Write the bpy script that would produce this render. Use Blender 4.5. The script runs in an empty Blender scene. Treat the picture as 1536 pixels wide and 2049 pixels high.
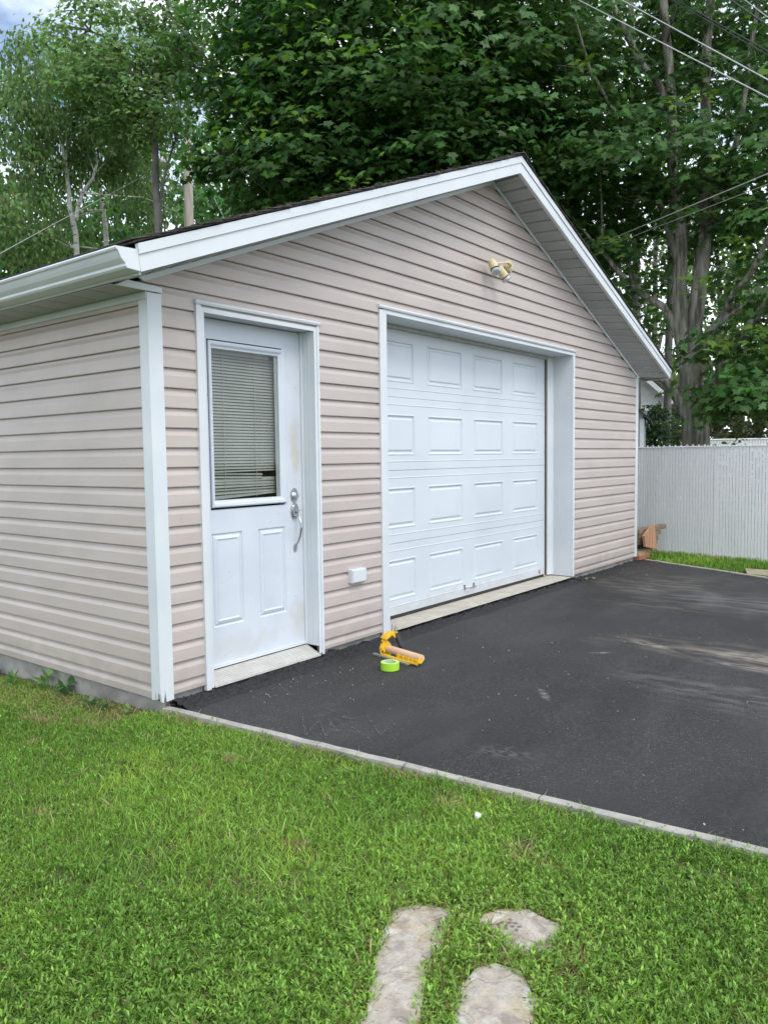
import bpy, math, random
import numpy as np
from mathutils import Vector, Matrix
random.seed(7); RNG = np.random.default_rng(11)
S = bpy.context.scene
C = S.collection

# ------------------------------------------------------------------ camera
CAM = np.array([-2.4619, -3.4448, 1.2858])
YAW, PITCH, ROLL, FPX = math.radians(51.9728), math.radians(-4.0319), math.radians(-0.7467), 1560.44
def basis():
    cy, sy = math.cos(YAW), math.sin(YAW)
    f = np.array([sy*math.cos(PITCH), cy*math.cos(PITCH), math.sin(PITCH)])
    r = np.array([cy, -sy, 0.0]); u = np.cross(r, f)
    c, s = math.cos(ROLL), math.sin(ROLL)
    return c*r+s*u, -s*r+c*u, f
RR, UU, FF = basis()
cd = bpy.data.cameras.new('camera'); cam = bpy.data.objects.new('camera', cd); C.objects.link(cam)
cd.sensor_fit = 'VERTICAL'; cd.sensor_height = 24; cd.lens = FPX/2049*24
cd.clip_start = 0.05; cd.clip_end = 600
m = Matrix.Identity(4)
for i in range(3):
    m[i][0] = RR[i]; m[i][1] = UU[i]; m[i][2] = -FF[i]; m[i][3] = CAM[i]
cam.matrix_world = m
S.camera = cam
def at(px, py, dist):
    """point at a horizontal distance from the viewpoint, in the direction a photo point is seen"""
    d = RR*(px-768)+UU*(1024.5-py)+FF*FPX
    k = dist/math.hypot(d[0], d[1])
    return CAM+d*k

fx = lambda px, py, y: (lambda d: CAM+d*((y-CAM[1])/d[1]))(RR*(px-768)+UU*(1024.5-py)+FF*FPX)

# ------------------------------------------------------------------ world, sun, exposure
SUN_EL, SUN_AZ = math.radians(54), math.radians(197)      # azimuth clockwise from +y
w = bpy.data.worlds.new('World'); S.world = w; w.use_nodes = True
nt = w.node_tree; nt.nodes.clear()
def wn(t, **k):
    n = nt.nodes.new(t)
    for a, b in k.items(): setattr(n, a, b)
    return n
sky = wn('ShaderNodeTexSky', sky_type='NISHITA', sun_disc=False, sun_elevation=SUN_EL, sun_rotation=SUN_AZ)
tc = wn('ShaderNodeTexCoord')
mp = wn('ShaderNodeMapping'); mp.inputs['Scale'].default_value = (1, 1, 2.2); mp.inputs['Rotation'].default_value = (0, 0, 0.4)
nz = wn('ShaderNodeTexNoise'); nz.inputs['Scale'].default_value = 3.2; nz.inputs['Detail'].default_value = 7; nz.inputs['Roughness'].default_value = .55
rp = wn('ShaderNodeValToRGB'); rp.color_ramp.elements[0].position = .36; rp.color_ramp.elements[1].position = .56
mx = wn('ShaderNodeMix', data_type='RGBA'); mx.inputs['B'].default_value = (7.9, 8.5, 9.3, 1)
bg = wn('ShaderNodeBackground'); bg.inputs['Strength'].default_value = .15
ow = wn('ShaderNodeOutputWorld')
L = nt.links.new
L(tc.outputs['Generated'], mp.inputs['Vector']); L(mp.outputs[0], nz.inputs['Vector']); L(nz.outputs['Fac'], rp.inputs[0])
sz_ = wn('ShaderNodeSeparateXYZ'); mr_ = wn('ShaderNodeMapRange'); mx_ = wn('ShaderNodeMath', operation='MAXIMUM')
L(tc.outputs['Generated'], sz_.inputs[0]); L(sz_.outputs['Z'], mr_.inputs[0])
for i_, v_ in zip((1, 2, 3, 4), (.24, .38, 1, 0)): mr_.inputs[i_].default_value = v_
L(rp.outputs[0], mx_.inputs[0]); L(mr_.outputs[0], mx_.inputs[1]); L(mx_.outputs[0], mx.inputs['Factor']); L(sky.outputs[0], mx.inputs['A']); L(mx.outputs['Result'], bg.inputs[0]); L(bg.outputs[0], ow.inputs[0])
sd = bpy.data.lights.new('sun', 'SUN'); sd.energy = 1.2; sd.angle = math.radians(28); sd.color = (1, .96, .9)
so = bpy.data.objects.new('sun', sd); C.objects.link(so)
sv = Vector((math.sin(SUN_AZ)*math.cos(SUN_EL), math.cos(SUN_AZ)*math.cos(SUN_EL), math.sin(SUN_EL)))
so.rotation_euler = sv.to_track_quat('Z', 'Y').to_euler(); so.location = (0, 0, 30)
S.view_settings.view_transform = 'Standard'; S.view_settings.look = 'None'
S.view_settings.exposure = 0.55; S.view_settings.gamma = 1
S.render.engine = 'CYCLES'
S.cycles.max_bounces = 8; S.cycles.transparent_max_bounces = 12

# ------------------------------------------------------------------ materials
def mat(name, c1, c2=None, rough=.6, scale=8, detail=5, lo=.35, hi=.65, bump=0, bscale=60, bdist=.002, spec=.5, metal=0,
        attr=None, transl=0, stretch=None, world=True, coat=0):
    M = bpy.data.materials.new(name); M.use_nodes = True; T = M.node_tree; N = T.nodes; K = T.links.new
    P = N['Principled BSDF']; P.inputs['Roughness'].default_value = rough; P.inputs['Metallic'].default_value = metal
    P.inputs['Specular IOR Level'].default_value = spec; P.inputs['Coat Weight'].default_value = coat
    g = N.new('ShaderNodeNewGeometry'); mpn = N.new('ShaderNodeMapping'); K(g.outputs['Position'], mpn.inputs['Vector'])
    if stretch: mpn.inputs['Scale'].default_value = stretch
    col = None
    if attr:
        a = N.new('ShaderNodeAttribute'); a.attribute_name = attr; col = a.outputs['Color']
    else:
        n = N.new('ShaderNodeTexNoise'); n.inputs['Scale'].default_value = scale; n.inputs['Detail'].default_value = detail
        K(mpn.outputs[0], n.inputs['Vector'])
        r = N.new('ShaderNodeValToRGB'); e = r.color_ramp.elements
        e[0].position = lo; e[1].position = hi; e[0].color = (*c1, 1); e[1].color = (*(c2 or c1), 1)
        K(n.outputs['Fac'], r.inputs[0]); col = r.outputs[0]
    K(col, P.inputs['Base Color'])
    if bump:
        b = N.new('ShaderNodeBump'); b.inputs['Strength'].default_value = bump; b.inputs['Distance'].default_value = bdist
        n2 = N.new('ShaderNodeTexNoise'); n2.inputs['Scale'].default_value = bscale; n2.inputs['Detail'].default_value = 4
        K(mpn.outputs[0], n2.inputs['Vector']); K(n2.outputs['Fac'], b.inputs['Height']); K(b.outputs[0], P.inputs['Normal'])
    if transl:
        t = N.new('ShaderNodeBsdfTranslucent'); mm = N.new('ShaderNodeMixShader'); mm.inputs[0].default_value = transl
        hs = N.new('ShaderNodeHueSaturation'); hs.inputs['Value'].default_value = 1.6; hs.inputs['Saturation'].default_value = 1.1
        hs.inputs['Hue'].default_value = .49
        K(col, hs.inputs['Color']); K(hs.outputs[0], t.inputs['Color'])
        K(P.outputs[0], mm.inputs[1]); K(t.outputs[0], mm.inputs[2]); K(mm.outputs[0], N['Material Output'].inputs['Surface'])
    M['col'] = 1
    return M
def tree_of(M):
    T = M.node_tree; P = T.nodes['Principled BSDF']; return T, T.nodes, T.links.new, P
def insert_mix(M, fac, color, kind='MIX'):
    """blend another colour into the base colour of M with a factor socket"""
    T, N, K, P = tree_of(M)
    src = P.inputs['Base Color'].links[0].from_socket
    x = N.new('ShaderNodeMix'); x.data_type = 'RGBA'; x.blend_type = kind
    K(src, x.inputs['A']); x.inputs['B'].default_value = (*color, 1); K(fac, x.inputs['Factor'])
    K(x.outputs['Result'], P.inputs['Base Color'])
def noise_fac(M, scale, lo, hi, amt=1, stretch=(1, 1, 1), loc=(0, 0, 0), detail=5):
    T, N, K, P = tree_of(M)
    g = N.new('ShaderNodeNewGeometry'); mpn = N.new('ShaderNodeMapping'); K(g.outputs['Position'], mpn.inputs['Vector'])
    mpn.inputs['Scale'].default_value = stretch; mpn.inputs['Location'].default_value = loc
    n = N.new('ShaderNodeTexNoise'); n.inputs['Scale'].default_value = scale; n.inputs['Detail'].default_value = detail; K(mpn.outputs[0], n.inputs['Vector'])
    r = N.new('ShaderNodeMapRange'); K(n.outputs['Fac'], r.inputs[0])
    for i, v in zip((1, 2, 3, 4), (lo, hi, 0, amt)): r.inputs[i].default_value = v
    return r.outputs[0]
def blob_fac(M, c, rad, amt=1, ang=0, nscale=3, nstr=.6):
    """soft stain of a given place and size with a noisy edge"""
    T, N, K, P = tree_of(M)
    g = N.new('ShaderNodeNewGeometry'); v = N.new('ShaderNodeVectorMath'); v.operation = 'SUBTRACT'; v.inputs[1].default_value = c
    K(g.outputs['Position'], v.inputs[0])
    ro = N.new('ShaderNodeVectorRotate'); ro.rotation_type = 'Z_AXIS'; ro.inputs['Angle'].default_value = ang; K(v.outputs[0], ro.inputs['Vector'])
    d = N.new('ShaderNodeVectorMath'); d.operation = 'DIVIDE'; d.inputs[1].default_value = rad; K(ro.outputs[0], d.inputs[0])
    ln = N.new('ShaderNodeVectorMath'); ln.operation = 'LENGTH'; K(d.outputs[0], ln.inputs[0])
    n = N.new('ShaderNodeTexNoise'); n.inputs['Scale'].default_value = nscale; n.inputs['Detail'].default_value = 6; K(g.outputs['Position'], n.inputs['Vector'])
    ma = N.new('ShaderNodeMath'); ma.operation = 'MULTIPLY_ADD'; ma.inputs[1].default_value = nstr*3; ma.inputs[2].default_value = -nstr*1.5; K(n.outputs['Fac'], ma.inputs[0])
    ad = N.new('ShaderNodeMath'); ad.operation = 'ADD'; K(ln.outputs['Value'], ad.inputs[0]); K(ma.outputs[0], ad.inputs[1])
    r = N.new('ShaderNodeMapRange'); K(ad.outputs[0], r.inputs[0])
    for i, q in zip((1, 2, 3, 4), (.35, 1.1, amt, 0)): r.inputs[i].default_value = q
    return r.outputs[0]

# siding
siding = mat('vinyl_siding', (.465, .402, .367), (.51, .444, .406), rough=.42, scale=1.3, detail=6, bump=.25, bscale=14, bdist=.004, stretch=(1, 1, 6))
insert_mix(siding, noise_fac(siding, 2.2, .5, .75, .35, (1, 1, 1.5), (3, 1, 0)), (.36, .315, .285))
insert_mix(siding, noise_fac(siding, 26, .62, .75, .25), (.32, .28, .25))
white = mat('white_aluminium', (.60, .635, .66), (.67, .70, .72), rough=.38, scale=2.5, bump=.1, bscale=12, bdist=.003)
insert_mix(white, noise_fac(white, 9, .6, .8, .25, (1, 1, .3)), (.50, .50, .46))
doorw = mat('painted_steel', (.575, .625, .67), (.63, .675, .715), rough=.36, scale=1.5, bump=.12, bscale=180, bdist=.001)
insert_mix(doorw, noise_fac(doorw, 4, .55, .8, .3, (1, 1, .5)), (.50, .54, .57))
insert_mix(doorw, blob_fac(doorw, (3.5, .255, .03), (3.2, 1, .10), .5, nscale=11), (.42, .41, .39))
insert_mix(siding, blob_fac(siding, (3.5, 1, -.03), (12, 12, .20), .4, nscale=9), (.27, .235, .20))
entryw = mat('painted_door', (.57, .61, .67), (.63, .665, .72), rough=.4, scale=3, bump=.1, bscale=60, bdist=.001)
insert_mix(entryw, blob_fac(entryw, (1.17, .12, 1.33), (.045, .3, .23), .5, nscale=14), (.53, .45, .28))
insert_mix(entryw, blob_fac(entryw, (1.18, .12, .25), (.1, .3, .14), .35, nscale=14), (.5, .46, .35))
insert_mix(entryw, blob_fac(entryw, (.6, .12, .16), (.4, .3, .09), .4, nscale=14), (.5, .5, .46))
insert_mix(entryw, noise_fac(entryw, 45, .69, .74, .6), (.35, .35, .38))
insert_mix(entryw, noise_fac(entryw, 7, .55, .75, .25), (.49, .52, .59))
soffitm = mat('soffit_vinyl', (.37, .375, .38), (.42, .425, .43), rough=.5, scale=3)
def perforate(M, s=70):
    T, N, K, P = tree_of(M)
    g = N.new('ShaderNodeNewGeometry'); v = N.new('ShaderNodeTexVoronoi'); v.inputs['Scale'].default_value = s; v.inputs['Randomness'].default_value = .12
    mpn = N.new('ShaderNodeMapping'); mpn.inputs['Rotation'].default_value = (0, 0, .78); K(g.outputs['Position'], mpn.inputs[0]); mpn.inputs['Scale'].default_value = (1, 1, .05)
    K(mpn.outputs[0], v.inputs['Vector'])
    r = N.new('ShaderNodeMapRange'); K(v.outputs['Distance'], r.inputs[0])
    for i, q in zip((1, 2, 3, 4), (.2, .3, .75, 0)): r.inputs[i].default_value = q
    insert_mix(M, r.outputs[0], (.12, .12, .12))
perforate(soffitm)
shingle = mat('asphalt_shingle', (.035, .033, .032), (.10, .088, .078), rough=.95, scale=40, bump=.8, bscale=220, bdist=.003)
insert_mix(shingle, noise_fac(shingle, 5, .5, .7, .6), (.13, .105, .085))
concrete = mat('concrete', (.27, .255, .235), (.36, .345, .32), rough=.9, scale=9, detail=8, bump=.6, bscale=70, bdist=.004)
insert_mix(concrete, noise_fac(concrete, 3.5, .5, .68, .6, (1, 1, 2)), (.17, .16, .145))
sillc = mat('sill_concrete', (.41, .375, .31), (.50, .465, .395), rough=.9, scale=7, detail=8, bump=.5, bscale=80, bdist=.003)
insert_mix(sillc, noise_fac(sillc, 16, .55, .7, .5), (.38, .34, .28))
kerbm = mat('kerb_concrete', (.28, .262, .235), (.40, .38, .34), rough=.95, scale=14, detail=8, bump=.8, bscale=120, bdist=.004)
rubber = mat('black_rubber', (.02, .02, .02), (.03, .03, .03), rough=.7)
dark = mat('dark_interior', (.03, .03, .03), (.05, .048, .045), rough=.95)
blindm = mat('blind_slat', (.30, .30, .275), (.36, .36, .33), rough=.5, scale=6)
cord = mat('blind_cord', (.45, .45, .4), rough=.8)
metal = mat('satin_nickel', (.48, .49, .50), (.56, .57, .58), rough=.28, metal=1, scale=20)
steel = mat('galvanised_wire', (.45, .47, .46), (.55, .56, .55), rough=.4, metal=.6)
alu = mat('ribbed_aluminium', (.52, .51, .47), (.60, .59, .55), rough=.45, scale=12)
lampbeige = mat('weathered_lamp_paint', (.60, .50, .27), (.68, .60, .38), rough=.55, scale=40, bump=.3, bscale=200)
insert_mix(lampbeige, noise_fac(lampbeige, 60, .6, .7, .6), (.25, .17, .07))
lens_m = mat('lamp_lens', (.42, .43, .45), (.62, .63, .65), rough=.15, scale=60, spec=.8)
slat_w = mat('fence_slat', (.88, .88, .88), (.92, .92, .92), rough=.45, scale=4, stretch=(1, 1, .4))
wire_w = mat('fence_wire', (.76, .77, .775), (.82, .83, .83), rough=.5)
oldwood = mat('weathered_wood', (.17, .13, .085), (.27, .215, .15), rough=.85, scale=10, detail=8, bump=.5, bscale=60, stretch=(1, .15, 3))
newwood = mat('cedar_wood', (.36, .18, .105), (.50, .28, .17), rough=.75, scale=8, detail=8, bump=.3, bscale=60, stretch=(3, 1, .2))
palewood = mat('pale_wood', (.38, .26, .13), (.50, .36, .20), rough=.8, scale=10, detail=8, bump=.4, bscale=60, stretch=(1, .15, 3))
redwood = mat('reddish_wood', (.28, .11, .06), (.42, .18, .10), rough=.8, scale=10, detail=8, bump=.4, bscale=60, stretch=(1, .15, 3))
polewood = mat('pole_wood', (.40, .36, .30), (.62, .57, .50), rough=.85, scale=5, detail=8, bump=.5, bscale=30, bdist=.01, stretch=(3, 3, .25))
bark = mat('maple_bark', (.11, .098, .08), (.36, .33, .28), rough=.95, scale=7, detail=9, bump=1, bscale=14, bdist=.04, stretch=(2, 2, .35), lo=.4, hi=.62)
insert_mix(bark, noise_fac(bark, 3, .5, .65, .55), (.17, .18, .13))
greybark = mat('grey_bark', (.10, .095, .085), (.21, .20, .18), rough=.9, scale=6, detail=8, bump=.6, bscale=14, bdist=.02, stretch=(1, 1, .5))
birch = mat('birch_bark', (.55, .53, .48), (.80, .78, .73), rough=.8, scale=5, detail=6, bump=.3, bscale=14, stretch=(1, 1, 3))
insert_mix(birch, noise_fac(birch, 5, .6, .64, .85, (1, 1, 5)), (.05, .04, .035))
leafm = mat('leaf', None, attr='tint', rough=.42, spec=.45, transl=.25) if False else None
def leafmat(name, rough=.45, transl=.3, spec=.4):
    return mat(name, (0, 0, 0), attr='tint', rough=rough, spec=spec, transl=transl)
leaf_m = leafmat('maple_leaf', .46, .36, .3); leaf_s = leafmat('small_leaf', .5, .42, .3)
blade_m = leafmat('grass_blade', .5, .42, .25); weed_m = leafmat('weed_leaf', .5, .38, .3)
soil = mat('soil', (.06, .065, .022), (.10, .10, .04), rough=1, scale=30, detail=8, bump=1, bscale=90, bdist=.01)
insert_mix(soil, noise_fac(soil, 1.2, .4, .6, .5), (.06, .10, .02))
straw_dirt = (.2, .14, .08)
flag = mat('flagstone', (.32, .28, .235), (.48, .43, .365), rough=.88, scale=26, detail=12, lo=.3, hi=.7, bump=.9, bscale=70, bdist=.006)
insert_mix(flag, noise_fac(flag, 8, .52, .66, .55, (1, 1, 1), (4, 2, 0), 10), (.47, .37, .22))
insert_mix(flag, noise_fac(flag, 14, .54, .62, .6, (1, 1, 1), (1, 7, 0), 10), (.22, .18, .155))
insert_mix(flag, noise_fac(flag, 11, .58, .66, .6, (1, 1, 1), (9, 1, 0), 10), (.60, .585, .56))
insert_mix(flag, noise_fac(flag, 130, .56, .68, .5, (1, 1, 1), (9, 5, 0), 6), (.18, .16, .14))
def cracks(M, scale, wdt, amt, loc):
    T, N, K, P = tree_of(M); f = noise_fac(M, scale, 0, 1, 1, (1, 1, 1), loc, 3)
    a_ = N.new('ShaderNodeMath'); a_.operation = 'SUBTRACT'; a_.inputs[1].default_value = .5; K(f, a_.inputs[0]); b_ = N.new('ShaderNodeMath'); b_.operation = 'ABSOLUTE'; K(a_.outputs[0], b_.inputs[0])
    r_ = N.new('ShaderNodeMapRange'); K(b_.outputs[0], r_.inputs[0])
    for i, q in zip((1, 2, 3, 4), (0, wdt, amt, 0)): r_.inputs[i].default_value = q
    insert_mix(M, r_.outputs[0], (.07, .055, .045))
cracks(flag, 3.2, .0035, .4, (2, 5, 0)); cracks(concrete, 2.5, .004, .5, (1, 1, 0))
for _x, _y in ((-.570, -2.375), (-.560, -2.392), (-.577, -2.392), (-.552, -2.408), (-.570, -2.409), (-.586, -2.372), (-.588, -2.398), (-.560, -2.425), (-.578, -2.425), (-.545, -2.388)):
    insert_mix(flag, blob_fac(flag, (_x, _y, -.045), (.0105, .0075, 1), .85, _x*60, 120, .15), (.10, .08, .07))
paverm = mat('yellow_paver', (.27, .23, .15), (.36, .31, .21), rough=.9, scale=12, bump=.5, bscale=60)
yellow = mat('yellow_plastic', (.75, .44, .02), (.82, .50, .03), rough=.4, scale=8)
blackp = mat('black_plastic', (.012, .012, .013), (.02, .02, .02), rough=.4)
kraft = mat('masking_paper', (.66, .42, .26), (.74, .50, .33), rough=.8, scale=12)
limet = mat('lime_tape', (.33, .62, .03), (.38, .68, .04), rough=.45, scale=20)
limeside = mat('tape_edge', (.48, .72, .12), (.55, .78, .2), rough=.6, scale=60)
cardb = mat('printed_core', (.35, .45, .28), (.55, .62, .5), rough=.8, scale=60)
bluep = mat('blue_plastic', (.01, .06, .32), (.02, .10, .42), rough=.35)
whitep = mat('white_paper', (.5, .5, .49), (.6, .6, .58), rough=.8)
orange_leaf = mat('dry_leaf', (.50, .20, .06), (.60, .30, .12), rough=.7, scale=60)
redsticker = mat('red_sticker', (.55, .03, .04), rough=.4)
cable_pale = mat('pale_cable', (.36, .37, .35), (.48, .49, .47), rough=.5)
cable_dark = mat('dark_cable', (.02, .02, .02), (.05, .05, .05), rough=.5)
farwhite = mat('far_white_siding', (.72, .73, .72), (.78, .79, .78), rough=.5)
fargrey = mat('far_grey_wall', (.36, .38, .37), (.42, .44, .43), rough=.7)
darkroof = mat('dark_roof_edge', (.03, .035, .035), (.06, .06, .06), rough=.7)
chip = mat('stone_chip', (.28, .27, .25), (.50, .48, .45), rough=.9, scale=50)
torn = mat('torn_backing', (.06, .04, .03), (.12, .09, .06), rough=.9)

# asphalt
asph = mat('asphalt', (.0195, .019, .0188), (.031, .030, .029), rough=.72, scale=55, detail=8, bump=.8, bscale=190, bdist=.005, spec=.35)
insert_mix(asph, noise_fac(asph, .9, .42, .62, .6, (.5, 1, 1)), (.043, .042, .042))
insert_mix(asph, noise_fac(asph, 4, .5, .7, .4, (.35, 1, 1)), (.062, .061, .060))
def mottle(c, rad, ang, col, amt, ns=9, lo=.42, hi=.62):
    T, N, K, P = tree_of(asph)
    f = blob_fac(asph, c, rad, amt, ang, 2.2, .55); g = noise_fac(asph, ns, lo, hi, 1, (2.2, .55, 1), (c[0], c[1], 0), 9)
    m_ = N.new('ShaderNodeMath'); m_.operation = 'MULTIPLY'; K(f, m_.inputs[0]); K(g, m_.inputs[1]); insert_mix(asph, m_.outputs[0], col)
mottle((5.5, -.85, 0), (.9, .65, 9), .3, (.13, .12, .105), .75, 6)
mottle((4.9, -1.9, 0), (.55, 1.6, 9), .1, (.14, .14, .135), .7, 5, .38, .6)
mottle((4.35, -1.3, 0), (.25, .9, 9), -.1, (.12, .105, .09), .6, 8)
mottle((2.9, -2.35, 0), (.40, 1.1, 9), .05, (.17, .145, .12), .85, 7)
mottle((2.95, -2.45, 0), (.13, .60, 9), .02, (.34, .295, .24), .85, 16, .38, .62)
mottle((2.66, -2.35, 0), (.09, .45, 9), .1, (.27, .24, .20), .75, 18, .42, .58)
mottle((2.9, -1.6, 0), (.06, .16, 9), .3, (.30, .27, .23), .8, 16, .4, .55)
mottle((2.0, -2.5, 0), (.35, .9, 9), .2, (.13, .13, .13), .55, 9, .45, .62)
mottle((.45, -.85, 0), (.12, .35, 9), .6, (.11, .11, .11), .4, 26, .5, .65)
mottle((1.45, -1.5, 0), (.03, .13, 9), .9, (.30, .30, .29), .7, 30, .45, .55)
mottle((2.5, -1.4, 0), (.02, .10, 9), -.7, (.30, .30, .29), .7, 30, .45, .55)
mottle((.55, -1.75, 0), (.08, .2, 9), -.3, (.15, .145, .14), .5, 40, .5, .6)
def specks(M, scale, thr, col, amt, loc=(0, 0, 0)):
    T, N, K, P = tree_of(M)
    g = N.new('ShaderNodeNewGeometry'); mpn = N.new('ShaderNodeMapping'); mpn.inputs['Location'].default_value = loc; K(g.outputs['Position'], mpn.inputs[0])
    v = N.new('ShaderNodeTexVoronoi'); v.inputs['Scale'].default_value = scale; K(mpn.outputs[0], v.inputs['Vector'])
    r = N.new('ShaderNodeMapRange'); K(v.outputs['Distance'], r.inputs[0])
    for i, q in zip((1, 2, 3, 4), (thr*.6, thr, 1, 0)): r.inputs[i].default_value = q
    sx = N.new('ShaderNodeSeparateColor'); K(v.outputs['Color'], sx.inputs[0])
    c = N.new('ShaderNodeMath'); c.operation = 'GREATER_THAN'; c.inputs[1].default_value = 1-amt; K(sx.outputs[0], c.inputs[0])
    n = N.new('ShaderNodeTexNoise'); n.inputs['Scale'].default_value = 1.1; K(g.outputs['Position'], n.inputs['Vector'])
    r2 = N.new('ShaderNodeMapRange'); K(n.outputs['Fac'], r2.inputs[0])
    for i, q in zip((1, 2, 3, 4), (.38, .6, .25, 1)): r2.inputs[i].default_value = q
    m1 = N.new('ShaderNodeMath'); m1.operation = 'MULTIPLY'; K(r.outputs[0], m1.inputs[0]); K(c.outputs[0], m1.inputs[1])
    m2 = N.new('ShaderNodeMath'); m2.operation = 'MULTIPLY'; K(m1.outputs[0], m2.inputs[0]); K(r2.outputs[0], m2.inputs[1])
    insert_mix(M, m2.outputs[0], col)
specks(asph, 150, .36, (.17, .165, .155), .36)
specks(asph, 75, .20, (.32, .305, .285), .16, (3, 2, 1))
asph_edge = mat('fresh_asphalt', (.012, .012, .013), (.03, .03, .03), rough=.8, scale=50, bump=1, bscale=110, bdist=.012)

# glass for the door light
glass = bpy.data.materials.new('window_glass'); glass.use_nodes = True
_n = glass.node_tree.nodes; _k = glass.node_tree.links.new; _n.remove(_n['Principled BSDF'])
_t = _n.new('ShaderNodeBsdfTransparent'); _t.inputs[0].default_value = (.86, .9, .87, 1)
_g = _n.new('ShaderNodeBsdfGlossy'); _g.inputs['Roughness'].default_value = .03
_lw = _n.new('ShaderNodeLayerWeight'); _pw = _n.new('ShaderNodeMath'); _pw.operation = 'POWER'; _pw.inputs[1].default_value = 4; _k(_lw.outputs['Facing'], _pw.inputs[0])
_f = _n.new('ShaderNodeMath'); _f.operation = 'MULTIPLY_ADD'; _f.inputs[1].default_value = .7; _f.inputs[2].default_value = .045; _k(_pw.outputs[0], _f.inputs[0]); _m = _n.new('ShaderNodeMixShader')
_k(_f.outputs[0], _m.inputs[0]); _k(_t.outputs[0], _m.inputs[1]); _k(_g.outputs[0], _m.inputs[2]); _k(_m.outputs[0], _n['Material Output'].inputs[0])

# ------------------------------------------------------------------ mesh helpers
class MB:
    def __init__(s): s.v = []; s.f = []
    def add(s, vs, fs):
        b = len(s.v); s.v += [tuple(map(float, q)) for q in vs]; s.f += [tuple(b+i for i in f) for f in fs]; return s
    def quad(s, a, b, c, d): return s.add([a, b, c, d], [(0, 1, 2, 3)])
    def poly(s, pts): return s.add(pts, [tuple(range(len(pts)))])
    def box(s, x0, x1, y0, y1, z0, z1):
        return s.add([(x0, y0, z0), (x1, y0, z0), (x1, y1, z0), (x0, y1, z0), (x0, y0, z1), (x1, y0, z1), (x1, y1, z1), (x0, y1, z1)],
                     [(0, 3, 2, 1), (4, 5, 6, 7), (0, 1, 5, 4), (1, 2, 6, 5), (2, 3, 7, 6), (3, 0, 4, 7)])
    def obox(s, c, ax, ay, az, hx, hy, hz):
        c, ax, ay, az = (np.array(q, float) for q in (c, ax, ay, az))
        vs = [c+sx*hx*ax+sy*hy*ay+sz*hz*az for sz in (-1, 1) for sx, sy in ((-1, -1), (1, -1), (1, 1), (-1, 1))]
        return s.add(vs, [(0, 3, 2, 1), (4, 5, 6, 7), (0, 1, 5, 4), (1, 2, 6, 5), (2, 3, 7, 6), (3, 0, 4, 7)])
    def prism(s, pts, off):
        """closed outline (3-D points) extruded by the vector off"""
        n = len(pts); off = np.array(off, float); a = [np.array(p, float) for p in pts]
        s.add(a+[p+off for p in a], [tuple(range(n-1, -1, -1)), tuple(range(n, 2*n))]+[(i, (i+1) % n, n+(i+1) % n, n+i) for i in range(n)]); return s
    def tube(s, pts, rad, n=8, cap=True):
        pts = [np.array(p, float) for p in pts]
        if not hasattr(rad, '__len__'): rad = [rad]*len(pts)
        b = len(s.v); up = None
        for i, p in enumerate(pts):
            t = pts[min(i+1, len(pts)-1)]-pts[max(i-1, 0)]; t = t/(np.linalg.norm(t)+1e-9)
            if up is None: up = np.array([0, 0, 1.]) if abs(t[2]) < .9 else np.array([1., 0, 0])
            a = np.cross(up, t); a /= np.linalg.norm(a)+1e-9; up = np.cross(t, a)
            for k in range(n):
                th = 2*math.pi*k/n; s.v.append(tuple(p+rad[i]*(math.cos(th)*a+math.sin(th)*up)))
        for i in range(len(pts)-1):
            for k in range(n):
                q = b+i*n; s.f.append((q+k, q+(k+1) % n, q+n+(k+1) % n, q+n+k))
        if cap:
            s.f.append(tuple(b+k for k in range(n-1, -1, -1))); s.f.append(tuple(b+(len(pts)-1)*n+k for k in range(n)))
        return s
    def lathe(s, c, axis, prof, n=20):
        """prof = [(distance along axis, radius)]"""
        axis = np.array(axis, float); axis /= np.linalg.norm(axis); c = np.array(c, float)
        a = np.cross(axis, (0, 0, 1) if abs(axis[2]) < .9 else (1, 0, 0)); a /= np.linalg.norm(a); b2 = np.cross(axis, a); b = len(s.v)
        for d, r in prof:
            for k in range(n):
                th = 2*math.pi*k/n; s.v.append(tuple(c+d*axis+r*(math.cos(th)*a+math.sin(th)*b2)))
        for i in range(len(prof)-1):
            for k in range(n):
                q = b+i*n; s.f.append((q+k, q+(k+1) % n, q+n+(k+1) % n, q+n+k))
        s.f.append(tuple(b+k for k in range(n-1, -1, -1))); s.f.append(tuple(b+(len(prof)-1)*n+k for k in range(n)))
        return s
ORG = {}
def obj(name, mb, M, parent=None, bevel=0, smooth=False, label=None):
    o0 = ORG.get(parent.name, np.zeros(3)) if parent else np.zeros(3)
    me = bpy.data.meshes.new(name)
    v = np.array(mb.v, float)-o0
    me.from_pydata(v.tolist(), [], mb.f); me.update()
    me.materials.append(M)
    if smooth: me.shade_smooth()
    o = bpy.data.objects.new(name, me); C.objects.link(o)
    if parent: o.parent = parent; ORG[o.name] = o0
    if bevel:
        b = o.modifiers.new('bevel', 'BEVEL'); b.width = bevel; b.segments = 2; b.limit_method = 'ANGLE'
    if label: o['label'] = label
    return o
def single(name, mb, M, label, cat, group=None, org=None, bevel=0, smooth=False):
    org = np.array(org if org is not None else np.array(mb.v).mean(0)); mb.v = [tuple(np.array(q)-org) for q in mb.v]
    o = obj(name, mb, M, None, bevel, smooth); o.location = org; o['label'] = label; o['category'] = cat
    if group: o['group'] = group
    return o
def thing(name, loc, label, cat, group=None):
    o = bpy.data.objects.new(name, None); C.objects.link(o); o.location = loc; o.empty_display_size = .1
    o['label'] = label; o['category'] = cat
    if group: o['group'] = group
    ORG[o.name] = np.array(loc, float); return o
def struct(name, mb, M, smooth=False):
    o = obj(name, mb, M, None, 0, smooth); o['kind'] = 'structure'; return o
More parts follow.
